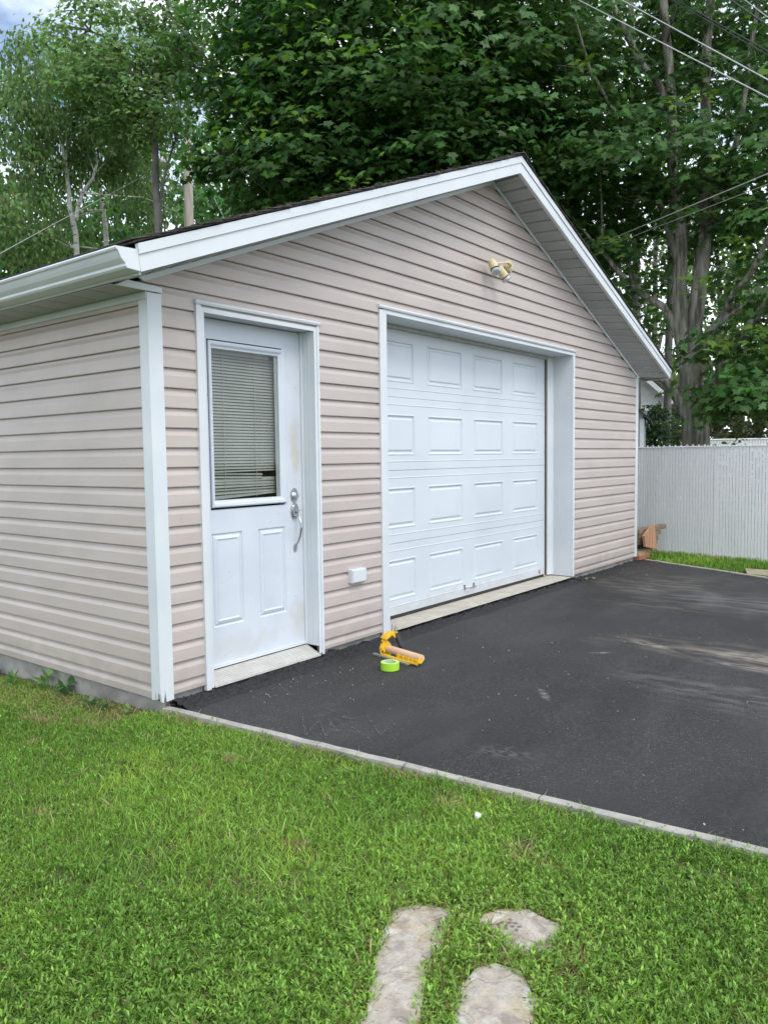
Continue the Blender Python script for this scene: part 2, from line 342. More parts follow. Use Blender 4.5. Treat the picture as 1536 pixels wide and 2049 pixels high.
def fastmesh(name, V, loops, counts, M, tint=None, parent=None, smooth=False):
    """numpy mesh: V (n,3), loops flat index array, counts = vertices per face, tint per vertex (n,3)"""
    o0 = ORG.get(parent.name, np.zeros(3)) if parent else np.zeros(3)
    me = bpy.data.meshes.new(name); V = (V-o0).astype(np.float32)
    me.vertices.add(len(V)); me.vertices.foreach_set('co', V.ravel())
    me.loops.add(len(loops)); me.loops.foreach_set('vertex_index', loops.astype(np.int32))
    st = np.concatenate([[0], np.cumsum(counts)[:-1]]).astype(np.int32)
    me.polygons.add(len(counts)); me.polygons.foreach_set('loop_start', st)
    me.update(calc_edges=True); me.validate()
    if tint is not None:
        a = me.attributes.new('tint', 'FLOAT_COLOR', 'POINT')
        a.data.foreach_set('color', np.concatenate([tint, np.ones((len(tint), 1))], 1).astype(np.float32).ravel())
    me.materials.append(M)
    if smooth: me.shade_smooth()
    o = bpy.data.objects.new(name, me); C.objects.link(o)
    if parent: o.parent = parent; ORG[o.name] = o0
    return o
def vnoise(x, y, s, seed=0):
    """smooth value noise in 0..1"""
    g = np.random.default_rng(seed).random((64, 64)); X = x/s; Y = y/s
    xi = np.floor(X).astype(int); yi = np.floor(Y).astype(int); fx = X-xi; fy = Y-yi
    fx = fx*fx*(3-2*fx); fy = fy*fy*(3-2*fy); q = lambda a, b: g[a % 64, b % 64]
    return (q(xi, yi)*(1-fx)+q(xi+1, yi)*fx)*(1-fy)+(q(xi, yi+1)*(1-fx)+q(xi+1, yi+1)*fx)*fy

# ------------------------------------------------------------------ ground
def kx(y): return .025-.0842*(np.minimum(y, 0)+.02)              # lawn side of the near kerb
FK = np.array([[7.30, .19], [6.42, -1.61], [5.95, -2.9], [5.8, -9]])   # driveway side of the far kerb
def fkx(y): return np.interp(-y, -FK[:, 1], FK[:, 0])
def gz(x, y):
    x = np.asarray(x, float); y = np.asarray(y, float)
    z = -.068+0*x
    z = z-np.where((x < .1), .055*np.clip(y, 0, 2.5), 0)*np.clip((.3-x)/.3, 0, 1)
    z = z+.014*(vnoise(x+50, y+50, .5, 3)-.5)
    return z
def grid(xs, ys, zf):
    mb = MB(); X, Y = np.meshgrid(xs, ys, indexing='ij'); Z = zf(X, Y); n = len(ys)
    mb.v = [tuple(q) for q in np.stack([X, Y, Z], -1).reshape(-1, 3)]
    mb.f = [(i*n+j, (i+1)*n+j, (i+1)*n+j+1, i*n+j+1) for i in range(len(xs)-1) for j in range(n-1)]
    return mb
gx = np.concatenate([[-150, -60, -25, -12, -8, -6], np.arange(-5, 9.01, .125), [10, 12, 16, 25, 45, 90, 200]])
gy = np.concatenate([[-150, -60, -25, -14, -9, -7], np.arange(-6, 4.01, .125), [5, 7, 10, 16, 25, 45, 90, 200]])
struct('lawn', grid(gx, gy, gz), soil, True)

# driveway sheet
mb = MB(); ys = list(np.arange(-9, -.1, .1))+[-.06, -.02, .03]; n = 60
for y in ys:
    a = kx(y)+.038; b = fkx(y)
    for i in range(n+1):
        x = a+(b-a)*i/n; mb.v.append((x, y, -.046+.004*(float(vnoise(np.array(x), np.array(y), .6, 5))-.5)+.004*min(0, y+1)*.3))
for j in range(len(ys)-1):
    for i in range(n): q = j*(n+1)+i; mb.f.append((q, q+1, q+n+2, q+n+1))
struct('driveway', mb, asph, True)
# rough asphalt bank along the wall
xs = np.arange(.08, 7.0, .011); mb = MB(); prof = 22
def mh(x, t):
    f = vnoise(x, np.array(t*9.), .06, 8); g = vnoise(x, np.array(t*9.+20), .17, 9)
    return f, g
for x in xs:
    xa = np.array(x); wid = .085+.06*float(vnoise(xa, np.array(0.), .35, 4))+.03*float(vnoise(xa, np.array(8.), .07, 14)); sill = 2.0 < x < 5.15; door = .36 < x < 1.25
    yin = (.055+.055*float(vnoise(xa, np.array(3.), .22, 6))+.03*float(vnoise(xa, np.array(5.), .06, 16))) if sill else .045
    if x > 5.2: wid *= .35
    for k in range(prof):
        t = k/(prof-1); y = -wid*(.8 if sill else 1)+t*(wid+yin); f, g = mh(xa, t)
        hgt = math.sin(min(1, t*1.3)*math.pi*.6)
        z = -.047+(.034 if sill else .036)*hgt*(.35+.8*float(g))*(.5 if x > 5.2 else 1)+.030*(float(f)-.5)*hgt+.012*(random.random()-.5)*hgt
        if sill and t > .75: z = -.047+(z+.047)*(1-t)*4+(t-.75)*4*.012
        mb.v.append((x, y+.012*(float(f)-.5), z))
for i in range(len(xs)-1):
    for k in range(prof-1): q = i*prof+k; mb.f.append((q, q+prof, q+prof+1, q+1))
struct('driveway_edge', mb, asph_edge)

# kerbs
def kerb(name, pts, w_, z1, M):
    mb = MB()
    for i in range(len(pts)-1):
        a, b = np.array(pts[i]), np.array(pts[i+1]); d = (b-a)/np.linalg.norm(b-a); nrm = np.array([-d[1], d[0]])
        k = max(1, int(np.linalg.norm(b-a)/.09)); a2 = a+d*.003; b2 = b-d*.003
        base = len(mb.v)
        for j in range(k+1):
            p = a2+(b2-a2)*j/k; r1, r2, r3 = (random.uniform(-.003, .003) for _ in range(3))
            e0 = p+nrm*(r1); e1 = p+nrm*(w_+r2); z = z1+r3*.6
            mb.v += [(e0[0], e0[1], -.2), (e0[0], e0[1], z-.004), (*(e0+nrm*.005), z), (*(e1-nrm*.005), z), (e1[0], e1[1], z-.004), (e1[0], e1[1], -.2)]
        for j in range(k):
            for c in range(5): q = base+j*6+c; mb.f.append((q, q+6, q+7, q+1))
        mb.f += [tuple(base+c for c in range(6)), tuple(base+k*6+c for c in range(5, -1, -1))]
    return struct(name, mb, M)
kerb('kerb', [(kx(y), y) for y in (.02, -1.02, -2.10, -3.2, -4.3, -5.4, -6.5, -9)], .042, -.036, kerbm)
kerb('kerb', [tuple(FK[0]+np.array([0, .02])), tuple(FK[0]*.5+FK[1]*.5), tuple(FK[1]), tuple(FK[2]), tuple(FK[3])], .05, -.034, kerbm)

# ------------------------------------------------------------------ the garage
G = thing('garage', (0, 0, 0), 'detached garage with beige siding, white trim and a dark shingled gable roof', 'garage')
DEP = 7.2; WID = 7.0
def wz(x): return 3.60-(3.5-x)*.397 if x < 3.5 else 3.60-(x-3.5)*.401
CO = .1055
def profile(zlo, zhi, z0=-.0205):
    """(z, out) pairs, going up, of lap siding"""
    pts = []; k = math.floor((zlo-z0)/CO)-1
    while z0+k*CO < zhi+CO:
        b = z0+k*CO
        pts += [(b, .0165), (b+.004, .0176), (b+CO*.60, .0150), (b+CO*.68, .0115), (b+CO*.80, .0050), (b+CO*.945, .0028), (b+CO*.955, -.002), (b+CO-.0008, -.002)]
        k += 1
    return pts
def clip(pts, lo, hi):
    out = []
    for (a, oa), (b, ob) in zip(pts, pts[1:]):
        if b <= lo or a >= hi: continue
        if abs(b-a) < 1e-6: continue
        a2, b2 = max(a, lo), min(b, hi); f = lambda z: oa+(ob-oa)*(z-a)/(b-a)
        out.append((a2, f(a2), b2, f(b2)))
    return out
def wallmesh(mp_, intervals, cuts, lo, hi, seams=()):
    mb = MB(); pr = profile(lo, hi); cs = sorted(set([lo, hi]+[c for c in cuts if lo < c < hi]))
    for c0, c1 in zip(cs, cs[1:]):
        for (a, oa, b, ob) in clip(pr, c0, c1):
            zm = (a+b)/2; k = math.floor((zm+.0205)/CO)//2
            for (fa, fb) in intervals(zm):
                ua, ub = fa(a), fb(a); va, vb = fa(b), fb(b)
                if ub-ua < .002 and vb-va < .002: continue
                brk = [ua]+sorted(s_ for kk, s_ in seams if kk == k and ua+.05 < s_ < ub-.05)+[ub]
                for i in range(len(brk)-1):
                    dl = .0012*i; p, q = brk[i], brk[i+1]
                    pa = va if i == 0 else p; qb = vb if i == len(brk)-2 else q
                    nn = max(1, int((q-p)/.7))
                    for j in range(nn):
                        t0, t1 = j/nn, (j+1)/nn
                        x0, x1, X0, X1 = p+(q-p)*t0, p+(q-p)*t1, pa+(qb-pa)*t0, pa+(qb-pa)*t1
                        mb.quad(mp_(x0, oa-dl, a), mp_(x1, oa-dl, a), mp_(X1, ob-dl, b), mp_(X0, ob-dl, b))
                # the lip under each course
                if abs(oa-.0165) < 1e-6 and abs((a+.0205)/CO-round((a+.0205)/CO)) < 1e-3:
                    mb.quad(mp_(ua, -.002, a), mp_(ub, -.002, a), mp_(ub, oa, a), mp_(ua, oa, a))
    return mb
front = lambda u, o, z: (u, .0195-o, z)
def fint(z):
    xl = lambda zz: max(-.08, 3.5-(3.60-zz)/.397) if zz > 2.165 else .07
    xr = lambda zz: min(6.93, 3.5+(3.60-zz)/.401) if zz > 2.18 else 6.93
    k = lambda c: (lambda zz: c)
    if z < 2.12: return [(k(.07), k(.315)), (k(1.27), k(1.93)), (k(5.15), k(6.93))]
    if z < 2.345: return [(xl, k(1.93)), (k(5.15), xr)]
    return [(xl, xr)]
seams = [(14, 4.72), (13, 3.72), (11, 4.85), (11, 2.6), (8, 5.9), (12, 5.45), (5, 6.35), (15, 3.05), (16, 3.98), (9, 6.5), (3, 5.7)]
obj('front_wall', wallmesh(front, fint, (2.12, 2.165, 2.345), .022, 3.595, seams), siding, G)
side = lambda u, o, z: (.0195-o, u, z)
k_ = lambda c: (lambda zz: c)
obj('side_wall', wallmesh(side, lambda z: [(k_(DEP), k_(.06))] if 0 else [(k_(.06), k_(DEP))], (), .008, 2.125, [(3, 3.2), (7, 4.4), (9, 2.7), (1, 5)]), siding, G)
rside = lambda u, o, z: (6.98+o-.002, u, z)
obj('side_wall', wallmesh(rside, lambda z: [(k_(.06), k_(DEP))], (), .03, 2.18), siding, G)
back = lambda u, o, z: (u, DEP-.02+o, z)
obj('back_wall', wallmesh(back, lambda z: [(lambda zz: max(.07, 3.5-(3.60-zz)/.397), lambda zz: min(6.93, 3.5+(3.60-zz)/.401))], (), .03, 3.595), siding, G)
# inner sheathing so that the inside stays dark
mb = MB()
for (x0, x1, z0, z1) in ((.03, .345, .04, 2.15), (1.26, 1.985, .04, 2.15), (5.15, 6.95, .04, 2.15), (.345, 1.26, 2.11, 2.15), (1.985, 5.15, 2.33, 2.34)):
    mb.box(x0, x1, .025, .10, z0, z1)
mb.prism([(.03, .0255, 2.15), (1.985, .0255, 2.15), (1.985, .0255, 2.335), (5.15, .0255, 2.335), (5.15, .0255, 2.15), (6.95, .0255, 2.15), (3.5, .0255, 3.57)], (0, .07, 0))
mb.box(.0255, .03, .03, DEP-.03, .02, 2.14); mb.box(6.95, 6.97, .03, DEP-.03, .02, 2.14); mb.box(.03, 6.95, DEP-.10, DEP-.03, .02, 2.14)
mb.box(.07, 6.9, .12, DEP-.12, -.1, -.02)
obj('sheathing', mb, dark, G)
# foundation
mb = grid(np.arange(0, 1.001, .02), np.arange(0, 1.001, .2), lambda X, Y: X*0)
mb = MB()
ny = 90
for side_ in (0,):
    for i in range(ny+1):
        y = .0+DEP*i/ny; a = .03+.006*random.random()
        mb.v += [(a, y, .03), (a-.004, y, -.03), (a+random.uniform(-.012, .003), y, -.09), (a-.01, y, -.4)]
    for i in range(ny):
        for k in range(3): q = i*4+k; mb.f.append((q, q+4, q+5, q+1))
b0 = len(mb.v)
for i in range(120):
    x = .03+6.93*i/119
    mb.v += [(x, .035, .05), (x, .033+random.uniform(-.004, .004), -.02), (x, .03+random.uniform(-.006, .004), -.2)]
for i in range(119):
    x = .03+6.93*i/119
    if 1.90 < x < 5.13 or .28 < x < 1.24: continue
    for k in range(2): q = b0+i*3+k; mb.f.append((q, q+1, q+4, q+3))
mb.box(.05, 6.95, .06, DEP-.03, -.3, -.1)
obj('foundation', mb, concrete, G)
# corner posts: thin white plates, the near one torn at its foot
mb = MB()
mb.prism([(0.0, 0, .045), (.006, 0, .03), (.010, 0, -.002), (.020, 0, -.006), (.026, 0, .022), (.030, 0, .055), (.024, 0, .085), (.030, 0, .06), (.038, 0, -.006), (.0865, 0, -.002), (.0865, 0, 2.146), (0, 0, 2.146)], (0, .016, 0))
mb.prism([(0, .0165, .05), (0, .028, .012), (0, .036, .004), (0, .045, .06), (0, .048, .006), (0, .0765, .002), (0, .0765, 2.146), (0, .0165, 2.146)], (.016, 0, 0))
cp = obj('corner_post', mb, white, G, label='white corner post torn open at its foot')
mb = MB(); mb.box(.018, .08, .018, .07, .0, .16); obj('torn_backing', mb, torn, cp)
mb = MB(); mb.box(6.92, 7.0, 0, .016, .022, 2.20); mb.box(6.984, 7.0, .0165, .09, .022, 2.19); obj('corner_post', mb, white, G, bevel=.002)
mb = MB(); mb.box(6.93, 7.0, DEP-.016, DEP, .02, 2.19); obj('corner_post', mb, white, G, bevel=.002)
mb = MB(); mb.box(0, .07, DEP-.016, DEP, 0, 2.14); obj('corner_post', mb, white, G, bevel=.002)

# roof parts.  F = fascia foot, T = fascia head, W = where the soffit meets the wall
OV = .27
FL, FP, FR = (-.22, 2.165), (3.5, 3.622), (7.335, 2.205)
TL, TP, TR = (-.238, 2.292), (3.5, 3.757), (7.36, 2.302)
lerp = lambda a, b, t: (a[0]+(b[0]-a[0])*t, a[1]+(b[1]-a[1])*t)
def rake(mbx, A0, A1, B0, B1, y0, y1):
    """board between foot line A and head line B"""
    mbx.prism([(A0[0], y0, A0[1]), (A1[0], y0, A1[1]), (B1[0], y0, B1[1]), (B0[0], y0, B0[1])], (0, y1-y0, 0))
mL, mP, mR = lerp(FL, TL, .62), lerp(FP, TP, .62), lerp(FR, TR, .62)
s1 = lerp(FL, FP, .605); s1m = lerp(mL, mP, .605)
mb = MB(); rake(mb, FL, s1, mL, s1m, -OV, -OV+.02); rake(mb, (s1[0]-.02, s1[1]-.008+.001), FP, (s1m[0]-.02, s1m[1]-.0095), mP, -OV-.0015, -OV+.018)
rake(mb, FP, FR, mP, mR, -OV, -OV+.02)
# return at the foot, so the board reads as a folded plate
mb.prism([(FP[0], -OV, FP[1]-.001), (FR[0], -OV, FR[1]-.001), (FR[0], -OV, FR[1]-.006), (FP[0], -OV, FP[1]-.006)], (0, .03, 0))
fa = obj('fascia', mb, white, G, bevel=.0015)
mb = MB(); rake(mb, mL, mP, TL, TP, -OV-.008, -OV+.018); rake(mb, mP, mR, TP, TR, -OV-.008, -OV+.018)
obj('drip_edge', mb, white, G, bevel=.0015)
mb = MB(); mb.box(-.219, -.205, -OV+.021, DEP+.2, 2.156, 2.272); obj('eave_board', mb, white, G, bevel=.0015)
mb = MB(); mb.box(7.32, 7.334, -OV+.021, DEP+.2, 2.19, 2.29); obj('eave_board', mb, white, G, bevel=.0015)
# gable soffit panels with pressed grooves
def soff(side_):
    mbx = MB(); A0, A1 = ((-.19, 2.150), (3.5, 3.612)) if side_ == 0 else ((3.5, 3.612), (6.95, 2.222))
    B0, B1 = (FL, FP) if side_ == 0 else (FP, FR)
    if side_ == 1: A1 = (6.985, 2.206)
    n = 25; prev = None
    for i in range(n):
        for t, d in ((i/n, 0), ((i+.05)/n, .0), ((i+.07)/n, .022), ((i+.21)/n, .022), ((i+.23)/n, 0), ((i+.5)/n, 0), ((i+.52)/n, .0025), ((i+.55)/n, 0)):
            a = lerp(A0, A1, t); b = lerp(B0, B1, t)
            cur = ((a[0], .004, a[1]+d+.004), (b[0], -OV+.015, b[1]+d+.004))
            if prev: mbx.quad(prev[0], cur[0], cur[1], prev[1])
            prev = cur
    a, b = A1, B1; cur = ((a[0], .004, a[1]+.004), (b[0], -OV+.015, b[1]+.004)); mbx.quad(prev[0], cur[0], cur[1], prev[1])
    return mbx
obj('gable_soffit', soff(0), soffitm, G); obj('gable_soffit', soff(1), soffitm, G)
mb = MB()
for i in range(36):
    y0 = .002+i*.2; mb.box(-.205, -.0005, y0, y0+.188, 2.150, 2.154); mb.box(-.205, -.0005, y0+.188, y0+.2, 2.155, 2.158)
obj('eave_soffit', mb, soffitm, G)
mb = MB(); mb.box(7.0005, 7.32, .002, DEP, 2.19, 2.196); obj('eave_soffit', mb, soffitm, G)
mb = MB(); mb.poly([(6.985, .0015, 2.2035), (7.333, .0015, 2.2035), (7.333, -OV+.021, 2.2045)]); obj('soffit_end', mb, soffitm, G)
# F-channel under the soffits
mb = MB(); w0 = .042
rake(mb, (-.02, 2.199-w0+.038), (3.5, 3.598-w0*.2), (-.07, 2.223-w0*.2), (3.5, 3.598+w0*.75), -.008, .002)
rake(mb, (3.5, 3.598-w0*.2), (6.99, 2.20-w0*.2), (3.5, 3.598+w0*.75), (6.99, 2.20+w0*.75), -.008, .002)
mb.box(-.0075, .004, .004, DEP, 2.112, 2.149); mb.prism([(-.19, -.0085, 2.150), (.0885, -.0085, 2.150), (.0885, -.0085, 2.178), (-.115, -.0085, 2.186)], (0, .0115, 0))
mb.box(6.92, 7.02, -.0085, .002, 2.20, 2.222)
obj('soffit_channel', mb, white, G, bevel=.001)
# gutter: K profile with end cap, along the left eave
prof_g = [(-.222, 2.262), (-.2215, 2.168), (-.292, 2.172), (-.300, 2.180), (-.301, 2.192), (-.310, 2.200), (-.322, 2.212), (-.331, 2.228), (-.338, 2.243), (-.347, 2.249), (-.350, 2.256), (-.347, 2.262), (-.338, 2.262)]
mb = MB(); y0, y1 = -.262, DEP+.2; ly = [y0+(y1-y0)*i/20 for i in range(21)]
inner = [(x+.0018 if x < -.23 else x+.001, z+.0018) for x, z in prof_g]
for i, y in enumerate(ly):
    mb.v += [(x, y, z) for x, z in prof_g]
n = len(prof_g)
for i in range(20):
    for k in range(n-1): q = i*n+k; mb.f.append((q, q+1, q+n+1, q+n))
gu = obj('gutter', mb, white, G)
md = gu.modifiers.new('thickness', 'SOLIDIFY'); md.thickness = .0016; md.offset = 1
mb = MB(); mb.prism([(x, -.2665, z) for x, z in [(-.2205, 2.268)]+[(x, z) for x, z in prof_g[1:-1]]], (0, .004, 0)); obj('end_cap', mb, white, gu, bevel=.0008)
mb = MB(); mb.prism([(x+.001, DEP+.201, z) for x, z in prof_g[:-1]], (0, .003, 0)); obj('end_cap', mb, white, gu)
# shingles: overlapping courses of tabs with uneven ends at the rake
def roofside(sgn):
    mbx = MB(); x_e, z_e = (TL if sgn < 0 else TR); x_e += -.02 if sgn < 0 else .015
    sl = (TP[1]-z_e)/(3.5-x_e) if sgn < 0 else (TP[1]-z_e)/(x_e-3.5)
    run = abs(3.5-x_e); L_ = math.hypot(run, run*sl); dx = (1 if sgn < 0 else -1)*run/L_; dz = run*sl/L_; nx, nz_ = -dz*(1 if sgn < 0 else -1), run/L_
    nc = int(L_/.135)
    for c in range(nc+1):
        s0 = c*.135-.01; s1_ = min(s0+.165, L_+.004); y = -OV-.016+random.uniform(-.008, .004)
        while y < DEP+.22:
            wdt = random.uniform(.14, .22); wdt = min(wdt, DEP+.23-y); j = random.uniform(-.006, .006); lift = random.uniform(0, .004)
            P = lambda s_, h: np.array([x_e+dx*s_+nx*h, 0, z_e+.003+dz*s_+nz_*h])
            a, b = P(s0+j, .010+lift), P(s1_, .004); a2, b2 = P(s0+j, .016+lift), P(s1_, .0085)
            yy0, yy1 = np.array([0, y, 0]), np.array([0, y+wdt-.004, 0])
            mbx.add([a+yy0, b+yy0, b+yy1, a+yy1, a2+yy0, b2+yy0, b2+yy1, a2+yy1], [(0, 3, 2, 1), (4, 5, 6, 7), (0, 1, 5, 4), (1, 2, 6, 5), (2, 3, 7, 6), (3, 0, 4, 7)])
            y += wdt
    # deck
    a, b = np.array([x_e, 0, z_e+.001]), np.array([3.5, 0, TP[1]+.001])
    mbx.add([a+(0, -OV-.005, 0), b+(0, -OV-.005, 0), b+(0, DEP+.2, 0), a+(0, DEP+.2, 0), a+(0, -OV-.005, .009), b+(0, -OV-.005, .009), b+(0, DEP+.2, .009), a+(0, DEP+.2, .009)],
            [(0, 3, 2, 1), (4, 5, 6, 7), (0, 1, 5, 4), (1, 2, 6, 5), (2, 3, 7, 6), (3, 0, 4, 7)])
    return mbx
rf = obj('roof', roofside(-1), shingle, G); obj('roof', roofside(1), shingle, G)
mb = MB(); y = -OV-.03
while y < DEP+.2:
    for s_ in (-1, 1):
        a = np.array([3.5, y, TP[1]+.026+random.uniform(0, .006)]); b = a+np.array([s_*.13, 0, -.046])
        mb.add([a, b, b+(0, .2, -.004), a+(0, .2, -.004), a-(0, 0, .007), b-(0, 0, .007), b+(0, .2, -.011), a+(0, .2, -.011)], [(0, 1, 2, 3), (7, 6, 5, 4), (0, 4, 5, 1), (1, 5, 6, 2), (2, 6, 7, 3), (3, 7, 4, 0)])
    y += .145
obj('ridge_cap', mb, shingle, rf)
# debris of twigs and seeds caught along the edge
mb = MB()
for _ in range(70):
    t = random.random()**.8; x = -.2+3.6*t; z = TL[1]+(x-TL[0])*.392+.026; y = -OV+random.uniform(-.01, .05); a = random.uniform(0, 6.3); l = random.uniform(.01, .035)
    mb.obox((x, y, z+.003), (math.cos(a), math.sin(a), random.uniform(0, .3)), (-math.sin(a), math.cos(a), 0), (0, 0, 1), l*.7, .003, .0015)
o = obj('roof_debris', mb, torn, rf); o['kind'] = 'stuff'

# panelled surface helper: cells of a rectangle, some of them pressed panels
def panelled(xs, zs, panels, y, loops, holes=()):
    mbx = MB()
    for i in range(len(xs)-1):
        for j in range(len(zs)-1):
            x0, x1, z0, z1 = xs[i], xs[i+1], zs[j], zs[j+1]
            if (i, j) in holes: continue
            if (i, j) in panels:
                prev = [(x0, y, z0), (x1, y, z0), (x1, y, z1), (x0, y, z1)]
                for ins, d in loops:
                    cur = [(x0+ins, y+d, z0+ins), (x1-ins, y+d, z0+ins), (x1-ins, y+d, z1-ins), (x0+ins, y+d, z1-ins)]
                    for k in range(4): mbx.quad(prev[k], prev[(k+1) % 4], cur[(k+1) % 4], cur[k])
                    prev = cur
                mbx.quad(*prev)
            else: mbx.quad((x0, y, z0), (x1, y, z0), (x1, y, z1), (x0, y, z1))
    return mbx

# ---- garage door
YD = .255
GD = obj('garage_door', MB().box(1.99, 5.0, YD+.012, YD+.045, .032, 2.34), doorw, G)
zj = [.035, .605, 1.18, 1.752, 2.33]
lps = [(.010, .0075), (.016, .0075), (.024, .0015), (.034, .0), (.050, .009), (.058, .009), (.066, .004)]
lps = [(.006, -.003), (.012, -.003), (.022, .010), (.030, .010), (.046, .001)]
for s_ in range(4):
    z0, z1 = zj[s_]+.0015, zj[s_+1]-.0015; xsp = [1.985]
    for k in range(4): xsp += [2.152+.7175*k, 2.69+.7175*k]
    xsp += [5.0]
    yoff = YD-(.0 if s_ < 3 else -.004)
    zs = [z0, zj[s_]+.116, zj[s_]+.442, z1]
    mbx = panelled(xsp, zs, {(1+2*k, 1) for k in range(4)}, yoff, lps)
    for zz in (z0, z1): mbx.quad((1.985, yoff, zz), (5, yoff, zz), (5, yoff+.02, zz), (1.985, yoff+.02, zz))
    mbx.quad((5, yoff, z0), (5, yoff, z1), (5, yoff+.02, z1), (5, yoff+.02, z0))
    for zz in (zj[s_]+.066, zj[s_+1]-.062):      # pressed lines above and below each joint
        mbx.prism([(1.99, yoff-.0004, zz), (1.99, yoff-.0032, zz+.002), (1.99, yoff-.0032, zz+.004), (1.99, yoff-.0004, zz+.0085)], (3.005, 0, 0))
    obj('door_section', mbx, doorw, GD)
mb = MB()
for zz in zj[1:4]: mb.box(1.99, 5.0, YD+.010, YD+.0118, zz-.0015, zz+.0015)
obj('joint_seal', mb, rubber, GD)
mb = MB(); mb.box(1.99, 5.0, YD+.004, YD+.03, .004, .0335); obj('bottom_seal', mb, rubber, GD, bevel=.003)
mb = MB()                                     # lift handle
for x in (3.42, 3.575): mb.box(x-.011, x+.011, YD-.005, YD-.0035, .088, .136)
mb.tube([(3.42, YD-.006, .112), (3.425, YD-.028, .108), (3.44, YD-.034, .105), (3.555, YD-.034, .105), (3.57, YD-.028, .108), (3.575, YD-.006, .112)], .0055, 8)
obj('door_handle', mb, metal, GD)
mb = MB(); mb.box(4.865, 4.893, YD-.0045, YD-.004, .055, .088); obj('sticker', mb, redsticker, GD)
mb = MB(); mb.lathe((3.37, YD, 1.70), (0, -1, 0), [(0, .006), (.003, .006)], 10); obj('bolt', mb, metal, GD)
# jambs, head and casing of the garage opening
mb = MB(); mb.box(5.125, 5.16, .0035, .252, .012, 2.33); mb.box(1.965, 2.0, .0035, .252, .03, 2.30)
mb.box(2.0005, 5.1245, .0035, .252, 2.30, 2.33)
mb.prism([(5.124, .252, .02), (5.045, .252, .02), (5.045, .246, .02), (5.09, .225, .02), (5.124, .215, .02)], (0, 0, 2.279))
jb = obj('door_jamb', mb, white, G, bevel=.002, label='deep white metal jamb with a few dents')
mb = MB(); mb.box(4.985, 5.045, .2545, .30, .01, 2.33); mb.box(1.985, 5.0, .22, .252, 2.272, 2.2995)
obj('weatherstrip', mb, mat('aged_strip', (.42, .40, .36), (.55, .53, .48), rough=.8, scale=20), G, bevel=.002)
mb = MB(); mb.box(5.0, 5.0105, YD-.012, YD+.01, .02, 2.27); obj('weatherstrip', mb, rubber, G)
mb = MB()
mb.box(1.915, 1.957, -.006, .02, .008, 2.325); mb.box(1.9575, 2.0, -.0015, .0030, .012, 2.30); mb.box(5.125, 5.168, -.003, .003, .010, 2.33)
mb.box(1.958, 5.168, -.0015, .003, 2.3005, 2.332)
mb.prism([(1.905, .016, 2.368), (1.905, -.016, 2.352), (1.905, -.017, 2.345), (1.905, -.012, 2.3325), (1.905, .016, 2.3325)], (3.275, 0, 0))
obj('door_casing', mb, white, G, bevel=.0018)
# concrete sill
mb = MB(); nx_, ny_ = 90, 6
for i in range(nx_+1):
    for j in range(ny_+1):
        x = 1.99+3.16*i/nx_; y = .0+.42*j/ny_
        mb.v.append((x, y, .004+.004*j/ny_+random.uniform(-.0008, .0008)-(.003 if abs(x-2.9) < .02 else 0)))
for i in range(nx_):
    for j in range(ny_): q = i*(ny_+1)+j; mb.f.append((q, q+ny_+1, q+ny_+2, q+1))
obj('sill', mb, sillc, G)

# ---- entry door
YE = .12
ED = obj('entry_door', panelled([.362, .472, .708, .838, 1.068, 1.238], [.066, .30, .852, .99, 1.975, 2.09], {(1, 1), (3, 1)}, YE,
         [(.006, .009), (.012, .009), (.016, .004), (.034, -.003), (.044, .002)], holes={(1, 3), (2, 3), (3, 3)}), entryw, G, label='white half-glazed entry door, scuffed and yellowed beside the lock')
mb = MB(); mb.box(.362, .47, YE+.001, YE+.04, .066, 2.09); mb.box(1.07, 1.238, YE+.001, YE+.04, .066, 2.09); mb.box(.47, 1.07, YE+.012, YE+.04, .066, .99); mb.box(.47, 1.07, YE+.001, YE+.04, 1.975, 2.09)
obj('door_core', mb, entryw, ED)
# glazing frame
x0, x1, z0, z1 = .478, 1.083, 1.003, 1.967; gx0, gx1, gz0, gz1 = .505, 1.035, 1.045, 1.925
mb = MB(); prev = None
for ix0, ix1, iz0, iz1, yy in ((x0, x1, z0, z1, YE+.001), (x0+.001, x1-.001, z0+.001, z1-.001, YE-.010), (x0+.008, x1-.008, z0+.008, z1-.008, YE-.014), (x0+.013, x1-.02, z0+.022, z1-.02, YE-.012),
                               (gx0-.008, gx1+.01, gz0-.01, gz1+.01, YE-.003), (gx0, gx1, gz0, gz1, YE-.001), (gx0, gx1, gz0, gz1, YE+.038)):
    cur = [(ix0, yy, iz0), (ix1, yy, iz0), (ix1, yy, iz1), (ix0, yy, iz1)]
    if prev:
        for k in range(4): mb.quad(prev[k], prev[(k+1) % 4], cur[(k+1) % 4], cur[k])
    prev = cur
wf = obj('window_frame', mb, entryw, ED)
mb = MB(); mb.quad((gx0-.004, YE+.006, gz0-.004), (gx1+.004, YE+.006, gz0-.004), (gx1+.004, YE+.006, gz1+.004), (gx0-.004, YE+.006, gz1+.004)); obj('pane', mb, glass, wf)
# backing strip around the light, seen through the glass
mb = MB(); mb.box(gx1-.018, gx1-.014, YE+.012, YE+.018, gz0, gz1); mb.box(gx1-.008, gx1-.004, YE+.012, YE+.018, gz0, gz1); obj('inner_stop', mb, alu, wf)
